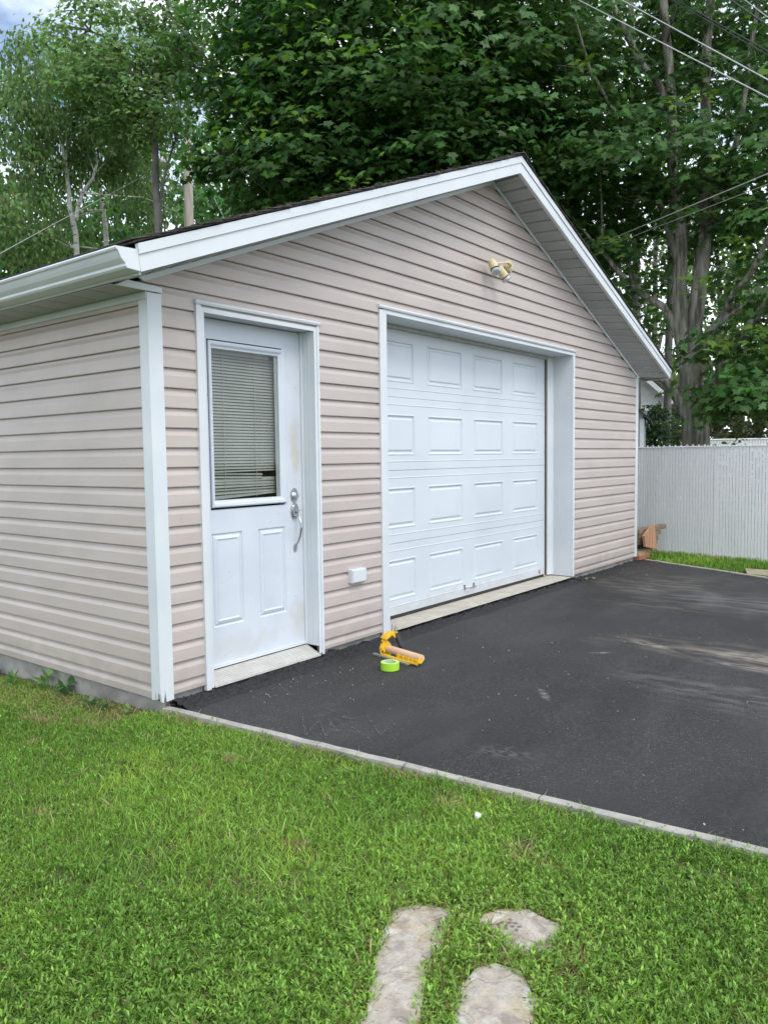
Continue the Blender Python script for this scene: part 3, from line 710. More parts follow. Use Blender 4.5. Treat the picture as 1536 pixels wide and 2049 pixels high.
# blind
mb = MB(); ns = 46
for i in range(ns):
    z = gz1-.03-i*(.845/ns); sk = 0; tilt = .95; x_a, x_b = gx0-.02, gx1+.055
    y = YE+.062
    if i > 36: sk = random.uniform(-.016, .020); tilt = random.uniform(.5, 1.45)
    if i in (38, 39): x_b = gx0+.43; sk = -.012
    if i in (37,): sk = .006
    if i > 40: x_a += random.uniform(0, .01); x_b -= random.uniform(0, .05)
    if i == 45: sk = .018
    hw = .0115; dy, dz = math.cos(tilt)*hw, math.sin(tilt)*hw
    pa = []
    for t in (-1, -.4, .3, 1):
        cv = .0022*(1-t*t); pa.append((y+dy*t-cv*math.sin(tilt), z+dz*t+cv*math.cos(tilt)))
    for (ya, za), (yb, zb) in zip(pa, pa[1:]):
        mb.quad((x_a, ya, za-sk/2), (x_b, ya, za+sk/2), (x_b, yb, zb+sk/2), (x_a, yb, zb-sk/2))
bl = obj('blind', mb, blindm, ED, label='closed slatted blind, bent and tangled at the bottom')
mb = MB()
for x in (gx0+.125, gx0+.375):
    mb.tube([(x, YE+.048, gz1), (x+.001, YE+.048, 1.5), (x, YE+.049, 1.05)], .0012, 5)
obj('cord', mb, cord, bl)
mb = MB(); mb.box(gx0-.02, gx1-.03, YE+.05, YE+.075, gz1-.022, gz1+.01); obj('blind_rail', mb, blindm, bl)
mb = MB(); mb.obox((.76, YE+.062, 1.062), (1, 0, .045), (0, 1, 0), (-.045, 0, 1), .25, .012, .006); obj('blind_rail', mb, blindm, bl)
mb = MB(); mb.obox((.87, YE+.075, 1.075), (1, 0, .05), (0, 1, 0), (0, 0, 1), .11, .003, .014); obj('red_tag', mb, mat('dull_red', (.35, .07, .06), rough=.8), bl)
mb = MB(); mb.box(.40, 1.2, YE+.30, YE+.32, .95, 2.05); obj('dark_backing', mb, mat('dim_backing', (.05, .055, .055), (.10, .10, .10), rough=.9, scale=12), ED)  # added dark sheet, its colour stands in for the unlit interior behind the blind
# handle set
mb = MB()
xh, yh = 1.152, YE
mb2 = MB(); mb2.prism([(xh+.031*math.cos(a), yh-.001, 1.045+.050*math.sin(a)*(1 if math.sin(a) > 0 else .9)) for a in np.linspace(0, 2*math.pi, 24, endpoint=False)], (0, -.006, 0))
mb2.lathe((xh, yh-.007, 1.043), (0, -1, 0), [(0, .027), (.006, .026), (.012, .020), (.020, .019), (.022, .015)], 24)
obj('deadbolt', mb2, metal, ED, bevel=.001)
mb2 = MB(); mb2.prism([(xh+.034*math.cos(a), yh-.001, .945+.052*math.sin(a)) for a in np.linspace(0, 2*math.pi, 28, endpoint=False)], (0, -.008, 0))
mb2.prism([(xh+.026*math.cos(a), yh-.009, .945+.042*math.sin(a)) for a in np.linspace(0, 2*math.pi, 28, endpoint=False)], (0, -.007, 0))
mb2.prism([(xh+.016*math.cos(a), yh-.001, .706+.026*math.sin(a)) for a in np.linspace(0, 2*math.pi, 20, endpoint=False)], (0, -.006, 0))
mb2.tube([(xh, yh-.014, .915), (xh, yh-.045, .905), (xh, yh-.060, .875), (xh, yh-.062, .84), (xh, yh-.052, .79), (xh, yh-.034, .75), (xh, yh-.016, .728), (xh, yh-.006, .715)], [.007, .0075, .008, .0085, .0075, .006, .0055, .007], 10)
mb2.obox((xh, yh-.045, .953), (0, 1, 0), (1, 0, 0), (0, 0, 1), .030, .009, .002)
dh = obj('door_handle', mb2, metal, ED)
mb2 = MB(); mb2.lathe((xh, yh-.0165, .935), (0, -1, 0), [(0, .006), (.001, .006)], 10); obj('keyhole', mb2, blackp, dh); mb2 = MB(); mb2.lathe((xh, yh-.0075, .698), (0, -1, 0), [(0, .003), (.001, .003)], 8); obj('screw', mb2, blackp, dh)
# jamb, casing, threshold
mb = MB(); mb.box(1.24, 1.27, .0035, .16, .055, 2.094); mb.box(.335, .36, .0035, .16, .05, 2.094); mb.box(.335, 1.27, .0035, .16, 2.0945, 2.118)
mb.box(1.2275, 1.2395, .1045, .118, .06, 2.094); mb.box(1.2375, 1.2398, .045, .05, .06, 2.094); mb.box(1.2375, 1.2398, .075, .08, .06, 2.094)
obj('door_jamb', mb, white, G, bevel=.0015)
mb = MB(); mb.box(.305, .338, -.008, .02, -.012, 2.128); mb.box(.3385, .362, -.002, .0033, -.006, 2.118); mb.box(1.2395, 1.264, -.002, .0033, .006, 2.118); mb.box(1.2645, 1.285, -.006, .02, -.004, 2.128)
mb.box(.362, 1.2392, -.002, .0033, 2.0905, 2.118)
mb.prism([(.298, .014, 2.160), (.298, -.016, 2.148), (.298, -.017, 2.142), (.298, -.012, 2.1285), (.298, .014, 2.1285)], (.998, 0, 0))
obj('door_casing', mb, white, G, bevel=.0015)
mb = MB()
for i in range(9):
    y = -.012+i*.0145; z = .006+i*.0058; mb.box(.3625, 1.2385, y, y+.0125, z-.012 if i == 0 else z-.006, z); mb.box(.3625, 1.2385, y+.0125, y+.0145, z-.006, z-.0025)
obj('threshold', mb, alu, G)
mb = MB(); mb.box(.366, 1.236, .108, .1195, .0605, .078); obj('door_sweep', mb, white, ED)
mb = MB(); mb.box(.3625, 1.2385, .004, .02, -.05, -.007); obj('threshold_base', mb, mat('gap_shade', (.03, .027, .024), (.07, .062, .055), rough=.9), G)  # colour darkened to paint the shaded gap beneath the threshold

# ---- things on the wall
T_ = thing('floodlight', (3.70, 0, 2.95), 'weathered beige twin floodlight fixed high on the gable siding', 'outdoor light')
mb = MB(); mb.lathe((3.765, .003, 2.950), (0, -1, 0), [(0, .058), (.012, .057), (.028, .048), (.036, .03), (.038, .01)], 28); obj('mounting_plate', mb, lampbeige, T_, smooth=False)
mb = MB(); mb.tube([(3.765, -.03, 2.950), (3.70, -.062, 2.945), (3.63, -.075, 2.95), tuple(fx(986, 528, -.08))], .009, 10); mb.lathe((3.665, -.068, 2.947), (1, 0, 0), [(-.014, .014), (.014, .014)], 12)
obj('arm', mb, lampbeige, T_)
def head(c, d):
    d = np.array(d, float); d /= np.linalg.norm(d)
    mbh = MB(); mbh.lathe(c, d, [(-.052, .008), (-.046, .026), (-.03, .034), (.045, .037), (.05, .041)], 24); h = obj('lamp_holder', mbh, lampbeige, T_)
    mbh = MB(); mbh.lathe(c, d, [(.0505, .0375), (.058, .036)], 24); obj('seal_ring', mbh, rubber, h)
    mbh = MB(); mbh.lathe(c, d, [(.0585, .034), (.070, .041), (.080, .041), (.088, .034), (.092, .02), (.093, .004)], 24); obj('bulb', mbh, lens_m, h)
head(tuple(fx(986, 530, -.085)), (-.22, -.50, -.85)); head(tuple(fx(1002.5, 544, -.095)), (.45, -.40, -.8))
mb = MB(); mb.box(1.545, 1.695, -.032, .012, .428, .522)
T_ = thing('wall_box', (1.62, 0, .475), 'small blank white electrical box on the siding between the two doors', 'electrical box')
obj('box_body', mb, white, T_, bevel=.004); mb = MB(); mb.box(1.551, 1.689, -.0375, -.0325, .434, .516); obj('cover', mb, white, T_, bevel=.003)

# ------------------------------------------------------------------ tool, tape, litter
A = np.array([1.600, -.262, -.043]); B = np.array([1.505, -.640, -.043]); U = (B-A); LEN = np.linalg.norm(U); U /= LEN
V_ = np.array([U[1], -U[0], 0.]); W_ = np.array([0, 0, 1.])        # V_ points towards the viewpoint
if np.dot(V_, CAM-A) < 0: V_ = -V_
loc = lambda u, v, w_: A+U*u+V_*v+W_*w_
T_ = thing('masking_dispenser', tuple(A), 'yellow hand masking tool holding a brown paper roll, lying by the garage door', 'masking tool')
mb = MB(); mb.lathe(loc(.03, -.01, .048), U, [(0, .011), (0.0005, .024), (.335, .024), (.3355, .011)], 28); obj('paper_roll', mb, kraft, T_)
mb = MB(); mb.lathe(loc(.0, -.01, .048), U, [(0, .010), (.36, .010)], 12)
mb.tube([loc(.03, .026, .012), loc(.2, .028, .012), loc(.36, .022, .016)], .009, 8)                    # lower bar
mb.obox(loc(.26, .020, .030), U, V_, W_, .11, .005, .009)
for u in (.17, .22, .27, .31, .35): mb.obox(loc(u, .024, .030), U, V_, W_, .006, .006, .013)
mb.lathe(loc(.362, .0, .036), U, [(-.006, .019), (.006, .019)], 18)
obj('guide_bar', mb, yellow, T_)
mb = MB()
out = [(-.036, -.006), (.02, -.004), (.045, .02), (.05, .055), (.035, .10), (.01, .135), (-.04, .152), (-.085, .148), (-.10, .130), (-.075, .120), (-.045, .126), (-.015, .108), (-.02, .075), (-.055, .045), (-.05, .02)]
mb.prism([loc(.0, v, w_) for v, w_ in out], tuple(U*.012))
out2 = [(-.06, .112), (-.085, .135), (-.082, .155), (-.03, .160), (.012, .142), (.03, .120), (.005, .118), (-.03, .138)]
mb.prism([loc(-.012, v, w_) for v, w_ in out2], tuple(U*.055))
mb.prism([loc(.012, v, w_) for v, w_ in [(-.03, .03), (.02, .02), (.05, .06), (.03, .10), (-.01, .10), (-.04, .07)]], tuple(U*.008))
fr = obj('frame', mb, yellow, T_, bevel=.003)
mb = MB(); mb.lathe(loc(-.006, -.01, .048), U, [(-.004, .028), (.004, .028)], 20); mb.obox(loc(.008, .03, .062), U, V_, W_, .005, .008, .038); obj('core_clamp', mb, mat('dark_brown_plastic', (.05, .03, .02), rough=.5), T_)
mb = MB(); mb.tube([loc(.03, -.070, .142), loc(.045, -.078, .11), loc(.07, -.086, .06), loc(.085, -.09, .022)], [.017, .019, .019, .015], 12); obj('handle', mb, blackp, T_, smooth=False)
mb = MB(); mb.obox(loc(.12, .045, .008), U, V_, W_, .185, .010, .0025); mb.obox(loc(.12, .054, .006), U, V_, W_, .185, .0015, .006); obj('cutter_blade', mb, steel, T_)
mb = MB()
for du in (0, .036):
    mb.tube([loc(.012+du, -.055, .148), loc(.004+du, -.057, .175), loc(.000+du, -.060, .20), loc(.016+du, -.064, .180), loc(.026+du, -.066, .150), loc(.018+du, -.060, .143), loc(.012+du, -.055, .148)], .0018, 6)
obj('wire_spring', mb, blackp, T_)
# tape
c0 = np.array([1.345, -.500, -.043])
T_ = thing('tape_roll', tuple(c0), 'roll of lime green painter\'s tape standing flat on the asphalt', 'tape')
mb = MB(); n = 48; ro, ri, h = .0585, .039, .048
for z, r in ((.0, ro-.001), (.001, ro), (h-.001, ro), (h, ro-.001)): mb.v += [(c0[0]+r*math.cos(2*math.pi*k/n), c0[1]+r*math.sin(2*math.pi*k/n), c0[2]+z) for k in range(n)]
for i in range(3): mb.f += [(i*n+k, i*n+(k+1) % n, (i+1)*n+(k+1) % n, (i+1)*n+k) for k in range(n)]
obj('tape', mb, limet, T_, smooth=False)
mb = MB()
for z, r in ((h, ro-.001), (h+.0003, ro-.002), (h, ri), (0, ri)): mb.v += [(c0[0]+r*math.cos(2*math.pi*k/n), c0[1]+r*math.sin(2*math.pi*k/n), c0[2]+z) for k in range(n)]
for i in range(2): mb.f += [(i*n+k, i*n+(k+1) % n, (i+1)*n+(k+1) % n, (i+1)*n+k) for k in range(n)]
obj('tape_face', mb, limeside, T_)
mb = MB()
for z, r in ((h-.001, ri), (h-.001, ri-.003), (.002, ri-.003), (.002, .001)): mb.v += [(c0[0]+r*math.cos(2*math.pi*k/n), c0[1]+r*math.sin(2*math.pi*k/n), c0[2]+z) for k in range(n)]
for i in range(3): mb.f += [(i*n+k, i*n+(k+1) % n, (i+1)*n+(k+1) % n, (i+1)*n+k) for k in range(n)]
obj('core', mb, cardb, T_)

mb = MB()
for poly in ([(604, 1432), (612, 1470), (640, 1440), (652, 1478), (664, 1440)], [(655, 1436), (690, 1478)], [(690, 1440), (735, 1432), (760, 1470), (790, 1448)], [(700, 1452), (745, 1482)], [(815, 1395), (850, 1404)], [(505, 1395), (560, 1372)], [(560, 1372), (585, 1392)]):
    w3 = [CAM+(RR*(a-768)+UU*(1024.5-b)+FF*FPX)*((-.0405-CAM[2])/(RR*(a-768)+UU*(1024.5-b)+FF*FPX)[2]) for a, b in poly]
    for p, q in zip(w3, w3[1:]):
        n = max(2, int(np.linalg.norm(q-p)/.012)); dq = (q-p)/np.linalg.norm(q-p); nq = np.array([-dq[1], dq[0], 0])
        for i in range(n):
            if random.random() < .45: continue
            a, b = p+(q-p)*i/n, p+(q-p)*(i+.8)/n; wq = random.uniform(.0012, .003); j = nq*random.uniform(-.003, .003); mb.quad(a-nq*wq+j, b-nq*wq+j, b+nq*wq+j, a+nq*wq+j)
ck = obj('driveway_chalk', mb, mat('faint_chalk', (.11, .11, .107), (.17, .17, .163), rough=.95, scale=60)); ck['kind'] = 'structure'
# stone chips on the driveway
mb = MB()
pts = [(random.uniform(.25, 3.5), random.uniform(-3.4, -.15)) for _ in range(90)]+[(random.uniform(.3, 1.2), random.uniform(-.35, -.1)) for _ in range(25)]+[(random.uniform(5.2, 7), random.uniform(-.5, -.02)) for _ in range(40)]
for x, y in pts:
    if x < kx(y)+.06: continue
    s_ = random.uniform(.0010, .0024)*(1.5 if random.random() < .06 else 1); a = random.uniform(0, 3)
    mb.obox((x, y, -.0435), (math.cos(a), math.sin(a), .2), (-math.sin(a), math.cos(a), .1), (0, 0, 1), s_*1.5, s_, s_*.7)
o = single('gravel_chips', mb, chip, 'pale stone chips scattered over the dark asphalt', 'gravel'); o['kind'] = 'stuff'
mb = MB(); mb.prism([(-.115, -2.02, -.02), (-.10, -2.026, -.014), (-.094, -2.012, -.016), (-.102, -2.003, -.010), (-.113, -2.006, -.018)], (0, 0, .008))
single('paper_scrap', mb, whitep, 'small white scrap lying in the grass near the kerb', 'litter')
def leafshape(c, s_, a, tilt=.15):
    P = [(0, 0), (.28, .18), (.75, .12), (.5, .42), (.8, .72), (.35, .66), (.0, 1.15), (-.35, .66), (-.8, .72), (-.5, .42), (-.75, .12), (-.28, .18)]
    r = []
    for x, y in P:
        X, Y = x*s_*math.cos(a)-y*s_*math.sin(a), x*s_*math.sin(a)+y*s_*math.cos(a); r.append((c[0]+X, c[1]+Y, c[2]+tilt*abs(x)*s_+.01*y))
    return r
for i, (p, lab) in enumerate((((7.17, -.66, -.02), 'dry orange leaf on the grass strip, nearer the far kerb'), ((7.52, -.78, -.01), 'dry orange leaf on the grass strip, nearer the white fence'))):
    mb = MB(); mb.prism(leafshape(p, .05, 1.2+i*2.2, .35), (0, 0, .0015)); single('fallen_leaf', mb, orange_leaf, lab, 'leaf', 'dry leaves on the far grass strip')
for i, (x, y) in enumerate(((5.30, -.09), (5.42, -.06), (5.36, -.13))):
    mb = MB(); mb.prism(leafshape((x, y, -.036), .028, i*2.1, .5), (0, 0, .001)); single('fallen_leaf', mb, paverm, 'small withered tan leaf on the asphalt beside the garage door jamb', 'leaf', 'withered leaves on the asphalt')
# blue thing by the side wall
mb = MB(); mb.lathe((-.03, 1.80, -.12), (-.5, -.6, .5), [(-.03, .012), (-.026, .034), (-.008, .046), (.010, .044), (.026, .030), (.03, .012)], 18)
T_ = thing('ball', (-.03, 1.80, -.17), 'small blue and white ball against the concrete footing at far left', 'ball')
obj('ball_shell', mb, bluep, T_, smooth=True); mb = MB(); mb.lathe((-.03, 1.80, -.12), (.1, -.2, 1), [(.036, .02), (.043, .016), (.046, .006)], 12); obj('valve_cap', mb, whitep, T_)

# flagstones
def stone(pts, lab):
    pts = np.array(pts); c = pts.mean(0); P = []
    m_ = len(pts)
    for i in range(m_):
        a, b = pts[i], pts[(i+1) % m_]
        for t in (0, .33, .66): P.append(a+(b-a)*t+RNG.normal(0, .0018, 2))
    P = np.array(P); n = len(P); mbx = MB()
    rings = [(1.01, -.10), (1.01, -.062), (.988, -.053), (.9, -.0515), (.6, -.051), (.3, -.0508)]
    for k, z in rings:
        for p in P:
            q = c+(p-c)*k; mbx.v.append((q[0], q[1], z+(.004*(float(vnoise(np.array(q[0]), np.array(q[1]), .07, 12))-.5) if k < .95 else 0)))
    mbx.v.append((c[0], c[1], -.0508))
    for i in range(len(rings)-1):
        for k in range(n): mbx.f.append((i*n+k, i*n+(k+1) % n, (i+1)*n+(k+1) % n, (i+1)*n+k))
    for k in range(n): mbx.f.append(((len(rings)-1)*n+k, (len(rings)-1)*n+(k+1) % n, len(rings)*n))
    o = single('flagstone', mbx, flag, lab, 'paving stone', 'flagstones set in the lawn'); return P
ST = [stone([(-.620, -2.135), (-.600, -2.225), (-.76, -2.290), (-.865, -2.318), (-1.03, -2.412), (-1.20, -2.44), (-1.21, -2.33), (-1.075, -2.283), (-.965, -2.215), (-.80, -2.12), (-.69, -2.085)], 'long grey flagstone, the leftmost of the three in the grass'),
      stone([(-.612, -2.300), (-.535, -2.312), (-.462, -2.405), (-.478, -2.515), (-.60, -2.535), (-.652, -2.505), (-.672, -2.455), (-.632, -2.40)], 'small tan flagstone with dark paw-like marks, farthest right in the grass'),
      stone([(-.79, -2.415), (-.735, -2.445), (-.72, -2.52), (-.80, -2.60), (-.90, -2.64), (-1.06, -2.66), (-1.10, -2.55), (-.98, -2.475), (-.885, -2.43)], 'pale cracked flagstone at the bottom edge of the photo')]
mb = MB(); c = np.array([6.77, -1.41]); mb.prism([(7.02, -1.24, -.045), (7.02, -1.95, -.045), (6.62, -1.95, -.045), (6.60, -1.36, -.045)], (0, 0, .012))
single('paving_slab', mb, paverm, 'yellowish slab set in the strip of grass behind the far kerb', 'paving stone', bevel=.004)

# ------------------------------------------------------------------ wood stack beside the garage
def board(name, c, ax, hl, hw, hh, M, lab, skew=0):
    ax = np.array(ax, float); ax /= np.linalg.norm(ax); ay = np.cross((0, 0, 1), ax); ay /= np.linalg.norm(ay); az = np.cross(ax, ay)
    mbx = MB(); mbx.obox(c, ax, ay, az, hl, hw, hh); return single(name, mbx, M, lab, 'board', 'boards stacked beside the garage', bevel=.003)
def bd(yp, px1, top, bot, M, lab, px0=1279, ax=(1, .0, 0), hw=.045):
    yp = yp*.35-.055
    a = fx(px1, (top+bot)/2, yp); b = fx(px0, (top+bot)/2, yp); zt, zb = fx(px1, top, yp)[2], fx(px1, bot, yp)[2]
    c = (a+b)/2; c[1] += hw; c[2] = (zt+zb)/2
    return board('wood_board', c, ax, abs(a[0]-b[0])/2, hw, (zt-zb)/2-.0015, M, lab)
bd(.14, 1332, 1048.5, 1057.5, oldwood, 'longest grey weathered board, topmost of the pile beside the garage')
bd(.15, 1320.5, 1059.5, 1068.5, oldwood, 'grey weathered board directly under the topmost one')
bd(.13, 1316.5, 1070.5, 1080.5, oldwood, 'short grey block below the two top boards of the pile')
bd(.17, 1313.5, 1081.5, 1088, darkroof, 'dark rotten board in the middle of the pile')
bd(.15, 1313, 1089.5, 1096, oldwood, 'brown board just under the dark rotten one')
bd(.09, 1305, 1096.5, 1100.5, palewood, 'pale brown thin board low in the pile')
bd(.08, 1302, 1101, 1106, palewood, 'pale board with split end, second from the ground')
bd(.07, 1300, 1106.5, 1115, redwood, 'reddish board lying on the ground under the pile')
P_ = [fx(px, py, -.055) for px, py in ((1283.3, 1072), (1301, 1048.5), (1304, 1048.5), (1309.5, 1099), (1286, 1094))]
mb = MB(); mb.prism([tuple(p-np.array([.0, .03, 0])) for p in P_], (0, .028, 0)); single('cedar_offcut', mb, newwood, 'orange cedar offcut with a slanted top leaning on the board pile', 'board', bevel=.002)

# ------------------------------------------------------------------ fences
def slat_fence(name, p0, p1, z0, z1, pitch, sw, lab, cat, wires=True, wr=.0011):
    p0, p1 = np.array(p0, float), np.array(p1, float); Ld = np.linalg.norm(p1-p0); d = (p1-p0)/Ld; nrm = np.array([-d[1], d[0]])
    if np.dot(nrm, CAM[:2]-p0) < 0: nrm = -nrm
    T = thing(name, (p0[0], p0[1], z0), lab, cat)
    mbs, mbw = MB(), MB(); n = int(Ld/pitch)
    for i in range(n):
        c = p0+d*(i+.5)*pitch; j = random.uniform(-.002, .002)
        mbs.obox((c[0], c[1], (z0+z1)/2+j*2), (*d, 0), (*nrm, 0), (j*.8, 0, 1), sw/2, .004, (z1-z0)/2-.012)
    obj('slats', mbs, slat_w, T)
    if wires:
        q = pitch*1.0; H = z1-z0
        for i in range(n+1):                               # each wire zigzags up between two slats
            pts = []; k = 0; z = z0
            x = i*pitch
            while z <= z1+.001:
                s_ = x+(q*.55 if k % 2 else -q*.55); off = nrm*(.007 if (k+i) % 2 else .007)
                c = p0+d*s_+off; pts.append((c[0], c[1], z)); k += 1; z += pitch*.95
            mbw.tube(pts, wr, 4, False)
        for zz in (z1, z0+.005):
            for r_, ph in ((.004, 0), (.004, math.pi)):
                pts = []
                for j in range(int(Ld/.02)):
                    s_ = j*.02; c = p0+d*s_+nrm*(.008+.004*math.cos(s_*70+ph)); pts.append((c[0], c[1], zz+.005*math.sin(s_*70+ph)))
                mbw.tube(pts, .0062, 6)
        for i in range(0, n, 2):
            c = p0+d*i*pitch+nrm*.006; e = c+d*.008
            mbw.tube([(c[0], c[1], z1-.01), (e[0], e[1], z1+.030)], .0035, 4); e2 = c-d*.008; mbw.tube([(c[0]+d[0]*.006, c[1]+d[1]*.006, z1-.01), (e2[0], e2[1], z1+.028)], .0035, 4)
        obj('wire_mesh', mbw, wire_w, T)
    mbp = MB(); k = int(Ld/2.4)+1
    for i in range(k+1):
        c = p0+d*min(i*2.4+.02, Ld)-nrm*.035; m1 = MB(); m1.tube([(c[0], c[1], z0-.1), (c[0], c[1], z1-.02)], .024, 12); obj('post', m1, wire_w, T)
    mbr = MB(); c0_, c1_ = p0-nrm*.012, p1-nrm*.012; mbr.tube([(c0_[0], c0_[1], z1-.016), (c1_[0], c1_[1], z1-.016)], .013 if wires else .03, 8); obj('top_rail', mbr, wire_w if wires else farwhite, T)
    return T
fd = np.array([8.207, .174])-np.array([7.935, -1.293]); fd /= np.linalg.norm(fd)
fp = np.array([8.207, .174])
slat_fence('slat_fence', fp+fd*1.6, fp-fd*5.2, -.07, 1.368, .0405, .0328, 'white chain-link fence filled with vertical slats, just beyond the driveway', 'fence')
a, b = at(1312, 882, 24), at(1536, 882, 24); dv = (b-a)[:2]/np.linalg.norm((b-a)[:2])
slat_fence('slat_fence', a[:2], a[:2]+dv*9, -.06, 1.66, .070, .064, 'farther white slatted fence seen beyond the big tree trunk', 'fence', wires=False)

# ------------------------------------------------------------------ far house and shed
vdir = at(1330, 900, 1)-CAM; vdir[2] = 0; vdir /= np.linalg.norm(vdir); rgt = np.array([vdir[1], -vdir[0], 0])
HC = at(1333, 900, 26); HC[2] = -.1
H = thing('far_house', tuple(HC), 'white sided house glimpsed between the garage corner and the tree', 'house')
hp = lambda u, v, z: HC+rgt*u+vdir*v+np.array([0, 0, z])
mb = MB(); ez = 3.05; half = 3.2; sl = .95
k = 0; z = 0
while z < ez+half*sl:
    z2 = min(z+.16, ez+half*sl); w1 = half if z2 <= ez else half-(z-ez)/sl; w2 = half if z2 <= ez else half-(z2-ez)/sl
    cu = -half
    mb.add([hp(cu-w1, -.03, z), hp(cu+w1, -.03, z), hp(cu+w2, 0, z2), hp(cu-w2, 0, z2)], [(0, 1, 2, 3)]); mb.add([hp(cu-w1, 0, z), hp(cu+w1, 0, z), hp(cu+w1, -.03, z), hp(cu-w1, -.03, z)], [(0, 1, 2, 3)])
    z = z2
mb.add([hp(0, 0, 0), hp(0, 6, 0), hp(0, 6, ez), hp(0, 0, ez)], [(0, 1, 2, 3)]); mb.add([hp(-2*half, 0, 0), hp(-2*half, 6, 0), hp(-2*half, 6, ez), hp(-2*half, 0, ez)], [(0, 1, 2, 3)])
mb.add([hp(-2*half, 6, 0), hp(0, 6, 0), hp(0, 6, ez), hp(-half, 6, ez+half*sl), hp(-2*half, 6, ez)], [(0, 1, 2, 3, 4)])
obj('wall', mb, farwhite, H)
mb = MB()
for s_ in (1, -1):
    e = -half+s_*(half+.15); pk = -half; ze = ez-.14; zp = ez+half*sl
    P = [hp(e, -.3, ze), hp(pk, -.3, zp), hp(pk, 6.3, zp), hp(e, 6.3, ze)]; mb.prism([tuple(p+np.array([0, 0, .14])) for p in P], (0, 0, .10))
rfh = obj('roof', mb, darkroof, H)
mb = MB()
for s_ in (1, -1):
    e = -half+s_*(half+.15); ze = ez-.14; zp = ez+half*sl
    mb.prism([tuple(hp(e, -.32, ze-.03)), tuple(hp(-half, -.32, zp-.03)), tuple(hp(-half, -.32, zp+.15)), tuple(hp(e, -.32, ze+.15))], tuple(vdir*.03))
mb.obox(hp(.16, 3, ez-.06), rgt, vdir, (0, 0, 1), .06, 3.3, .07)
obj('fascia', mb, farwhite, rfh)
mb = MB(); mb.tube([hp(.14, -.1, ez-.08), hp(.02, -.12, ez-.25), hp(-.08, -.12, ez-.4), hp(-.08, -.12, 0)], .05, 8); obj('downspout', mb, farwhite, H)
mb = MB(); mb.obox(hp(-1.9, -.04, 1.7), rgt, vdir, (0, 0, 1), .5, .02, .6); obj('window', mb, dark, H)
SC = at(1286, 900, 13.2); SC[2] = -.06
SH = thing('shed', tuple(SC), 'small grey shed with a dark roof half hidden behind the garage corner', 'shed')
sp = lambda u, v, z: SC+rgt*u+vdir*v+np.array([0, 0, z])
mb = MB(); mb.prism([tuple(sp(-1.8, 0, 0)), tuple(sp(0, 0, 0)), tuple(sp(0, 0, 1.95)), tuple(sp(-.9, 0, 2.75)), tuple(sp(-1.8, 0, 1.95))], tuple(vdir*1.6)); obj('wall', mb, fargrey, SH)
mb = MB(); mb.obox(sp(-.02, -.012, .95), rgt, vdir, (0, 0, 1), .035, .02, .95); obj('corner_post', mb, farwhite, SH)
mb = MB()
for s_ in (1, -1):
    P = [sp(-.9+s_*1.02, -.14, 1.84), sp(-.9, -.14, 2.76), sp(-.9, 1.75, 2.76), sp(-.9+s_*1.02, 1.75, 1.84)]; mb.prism([tuple(p) for p in P], (0, 0, .05))
obj('roof', mb, darkroof, SH)

# ------------------------------------------------------------------ utility pole and wires
PB = at(384, 914, 22); PB[2] = -.1; PT = at(375.5, 275, 22)
U_ = thing('utility_pole', tuple(PB), 'pale round wooden utility pole rising behind the garage roof', 'utility pole')
mb = MB(); mb.tube([PB, PB+(PT-PB)*.5, PT], [.155, .137, .112], 20); obj('pole', mb, polewood, U_)
mb = MB(); c = PT-np.array([0, 0, .35]); mb.obox(c+rgt*.14, rgt, vdir, (0, 0, 1), .09, .05, .12); obj('bracket', mb, darkroof, U_)
mb = MB(); mb.tube([PT, PT+np.array([0, 0, .5])], .008, 6); obj('pin', mb, steel, U_)
def wire(name, pts, r, M, lab, cat='cable', grp='overhead wires', sag=0):
    pts = [np.array(p) for p in pts]; out = []
    for a, b in zip(pts, pts[1:]):
        for i in range(12):
            t = i/12; out.append(a+(b-a)*t-np.array([0, 0, sag*4*t*(1-t)]))
    out.append(pts[-1]); mbx = MB().tube(out, r*.78, 6); return single(name, mbx, M, lab, cat, grp, smooth=True)
wire('guy_wire', [at(396, 330, 22), at(456, 452, 21)], .012, cable_pale, 'pale guy wire slanting down to the right from the utility pole')
wire('service_wire', [at(329, 330, 21.5), at(105, 450, 15), at(-150, 590, 11)], .007, cable_pale, 'thin wire running down to the left from the white insulator ball')
mb = MB(); c = at(329, 322, 21.5); mb.lathe(c, (.3, .2, 1), [(-.10, .02), (-.085, .07), (-.03, .10), (.03, .10), (.085, .07), (.10, .02)], 16)
single('insulator', mb, farwhite, 'small white insulator ball hanging left of the utility pole', 'insulator', smooth=True)
def w2(x0, y0, d0, x1, y1, d1, r, M, lab, k0=.5, k1=.5):
    a, b = at(x0, y0, d0), at(x1, y1, d1); e = (b-a); wire('overhead_wire', [a-e*k0, b+e*k1], r, M, lab)
w2(1180, 12, 12, 1536, 195, 10, .010, cable_pale, 'lower of the two thick pale wires crossing the upper right corner')
w2(1243, 0, 12, 1536, 160, 10, .010, cable_pale, 'upper of the two thick pale wires crossing the upper right corner')
w2(1351, 0, 13, 1536, 103, 11, .009, cable_dark, 'dark wire above the two pale ones, upper of the dark pair')
w2(1345, 2, 13, 1536, 111, 11, .009, cable_dark, 'dark wire above the two pale ones, lower of the dark pair')
w2(1461, 0, 12, 1536, 52, 11, .014, cable_dark, 'thick dark twisted cable near the top right corner')
w2(1489, 0, 12, 1536, 35, 11, .007, cable_pale, 'short thin wire nearest the top right corner')
w2(1180, 496, 14, 1536, 347, 10, .008, cable_pale, 'bright wire rising to the right from behind the roof, topmost of its four')
w2(1180, 506, 14, 1536, 368, 10, .004, cable_pale, 'thin wire just under the bright rising one')
w2(1220, 540, 14, 1536, 388, 10, .004, cable_dark, 'thin dark rising wire, third from the top of its four')
